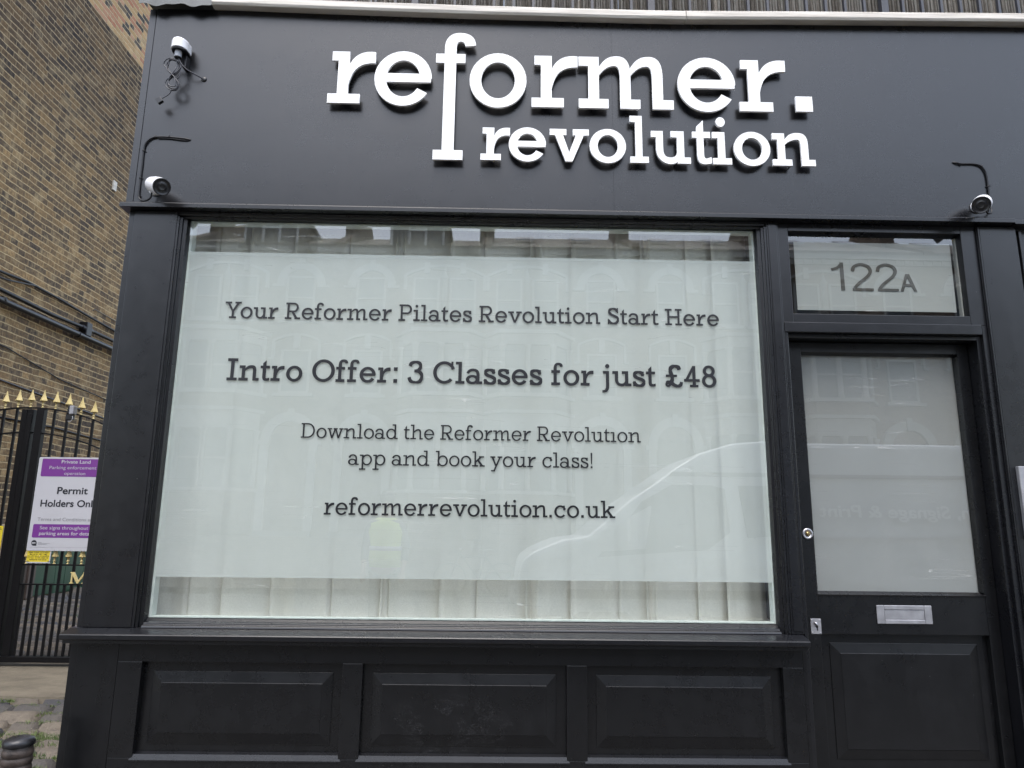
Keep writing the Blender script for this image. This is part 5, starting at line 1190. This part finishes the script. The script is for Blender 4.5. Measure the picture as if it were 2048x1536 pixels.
Nn = [((px_, py_, .93), (.155, .11)), ((px_, py_, 1.12), (.14, .10)), ((px_, py_, 1.32), (.17, .115)), ((px_, py_, 1.44), (.13, .09)), ((px_, py_, 1.52), (.055, .055)), ((px_, py_+.01, 1.60), (.07, .08)), ((px_, py_+.01, 1.70), (.075, .09)), ((px_, py_+.005, 1.76), (.05, .06)),
      ((px_-.19, py_, 1.40), (.06, .06)), ((px_-.25, py_-.02, 1.14), (.045, .045)), ((px_-.24, py_+.10, .92), (.034, .034)), ((px_-.235, py_+.15, .84), (.03, .022)),
      ((px_+.19, py_, 1.40), (.06, .06)), ((px_+.25, py_-.02, 1.14), (.045, .045)), ((px_+.24, py_+.10, .92), (.034, .034)), ((px_+.235, py_+.15, .84), (.03, .022)),
      ((px_-.095, py_, .84), (.09, .09)), ((px_-.11, py_+.02, .47), (.06, .06)), ((px_-.115, py_-.01, .09), (.045, .045)), ((px_-.125, py_+.13, .04), (.04, .03)),
      ((px_+.095, py_, .84), (.09, .09)), ((px_+.11, py_+.02, .47), (.06, .06)), ((px_+.115, py_-.01, .09), (.045, .045)), ((px_+.125, py_+.13, .04), (.04, .03))]
Ed = [(0, 1), (1, 2), (2, 3), (3, 4), (4, 5), (5, 6), (6, 7), (3, 8), (8, 9), (9, 10), (10, 11), (3, 12), (12, 13), (13, 14), (14, 15), (0, 16), (16, 17), (17, 18), (18, 19), (0, 20), (20, 21), (21, 22), (22, 23)]
for s_ in (-1, 1):
    b_ = len(Nn); hand = 11 if s_ < 0 else 15; hx = px_+s_*.235; hy = py_+.15; hz = .84
    for q, (dx, dy, L) in enumerate(((-.026, .0, .070), (-.009, .008, .080), (.009, .008, .076), (.026, .0, .062))):
        i0 = len(Nn); Nn += [((hx+dx, hy+dy+.015, hz-.045), (.009, .009)), ((hx+dx, hy+dy+.012, hz-.045-L*.6), (.008, .008)), ((hx+dx, hy+dy-.004, hz-.045-L), (.007, .007))]; Ed += [(hand, i0), (i0, i0+1), (i0+1, i0+2)]
    i0 = len(Nn); Nn += [((hx-s_*.040, hy+.02, hz-.02), (.010, .010)), ((hx-s_*.050, hy+.03, hz-.055), (.009, .009))]; Ed += [(hand, i0), (i0, i0+1)]
skin_body('body', Nn, Ed, 'skin', pr_, 1)
m = MB(); m.lathe([(.17, .90), (.185, 1.0), (.165, 1.15), (.195, 1.32), (.185, 1.42), (.10, 1.49)], (0, 0, 0), 20); m.v = [(px_+v[0]*1.12, py_+v[1]*.80, v[2]) for v in m.v]
vst = link('hi_vis_waistcoat', m, 'hivis', pr_)
m = MB(); m.lathe([(.178, 1.10), (.180, 1.15)], (0, 0, 0), 20); m.v = [(px_+v[0]*1.12, py_+v[1]*.82, v[2]) for v in m.v]; link('reflective_band', m, 'reflect', vst)
skin_body('trousers', [((px_, py_, .92), (.168, .122)), ((px_-.095, py_, .82), (.100, .100)), ((px_-.11, py_+.02, .47), (.076, .076)), ((px_-.115, py_-.01, .12), (.062, .062)), ((px_+.095, py_, .82), (.100, .100)), ((px_+.11, py_+.02, .47), (.076, .076)), ((px_+.115, py_-.01, .12), (.062, .062))], [(0, 1), (1, 2), (2, 3), (0, 4), (4, 5), (5, 6)], 'cloth', pr_, 1)
skin_body('sleeves', [((px_, py_, 1.40), (.15, .10)), ((px_-.19, py_, 1.40), (.068, .068)), ((px_-.25, py_-.02, 1.14), (.054, .054)), ((px_-.242, py_+.08, .96), (.044, .044)), ((px_+.19, py_, 1.40), (.068, .068)), ((px_+.25, py_-.02, 1.14), (.054, .054)), ((px_+.242, py_+.08, .96), (.044, .044))], [(0, 1), (1, 2), (2, 3), (0, 4), (4, 5), (5, 6)], 'cloth', pr_, 1)
m = MB(); m.lathe([(.075, 1.66), (.092, 1.70), (.090, 1.76), (.06, 1.81), (.005, 1.825)], (px_, py_-.004, 0), 16); m.v = [(v[0], py_+(v[1]-py_)*1.12-.008, v[2]) for v in m.v]; link('hair', m, 'hair', pr_)
m = MB()
for s_ in (-1, 1): m.lathe([(.001, 0), (.009, .004), (.001, .010)], (px_+s_*.03, py_+.083, 1.672), 8, Vector((0, 1, 0)))
m.box(px_-.025, px_+.025, py_+.086, py_+.092, 1.608, 1.614); link('eyes_and_mouth', m, 'hair', pr_)
m = MB(); m.lathe([(.001, -.02), (.014, 0), (.001, .02)], (px_, py_+.095, 1.645), 8); link('nose', m, 'skin', pr_)
for s_ in (-1, 1):
    m = MB(); m.box(px_+s_*.12-.045, px_+s_*.12+.045, py_-.07, py_+.19, .0, .10); link('boot', m, 'cloth', pr_, bev=.03)

# bicycle leaning by the far kerb
bc_ = root('bicycle', (-.5, -11.7, 0), 'black bicycle parked upright near the far kerb', 'bicycle')
def wheelb(X):
    m = MB(); m.tube([(X+.33*math.cos(a*PI/16), -11.7, .35+.33*math.sin(a*PI/16)) for a in range(33)], .016, 8, False); w_ = link('wheel', m, 'rubber', bc_)
    m = MB()
    for k in range(12): m.tube([(X, -11.7, .35), (X+.32*math.cos(k*PI/6), -11.7, .35+.32*math.sin(k*PI/6))], .0018, 4)
    link('spokes', m, 'steel', w_)
wheelb(-1.0); wheelb(.05)
m = MB()
for a, b in (((-.80, .88), (-.42, .35)), ((-.80, .80), (-.27, .82)), ((-.27, .92), (-.42, .32)), ((.05, .35), (-.42, .32)), ((.05, .35), (-.28, .80)), ((-1.0, .35), (-.80, .92))): m.tube([(a[0], -11.7, a[1]), (b[0], -11.7, b[1])], .016, 8)
link('frame', m, 'cable', bc_)
m = MB(); m.tube([(-.80, -11.98, .98), (-.80, -11.7, .95), (-.80, -11.42, .98)], .012, 8); link('handlebar', m, 'steel', bc_)
m = MB(); m.box(-.40, -.16, -11.77, -11.63, .92, .96); link('saddle', m, 'rubber', bc_, bev=.02)
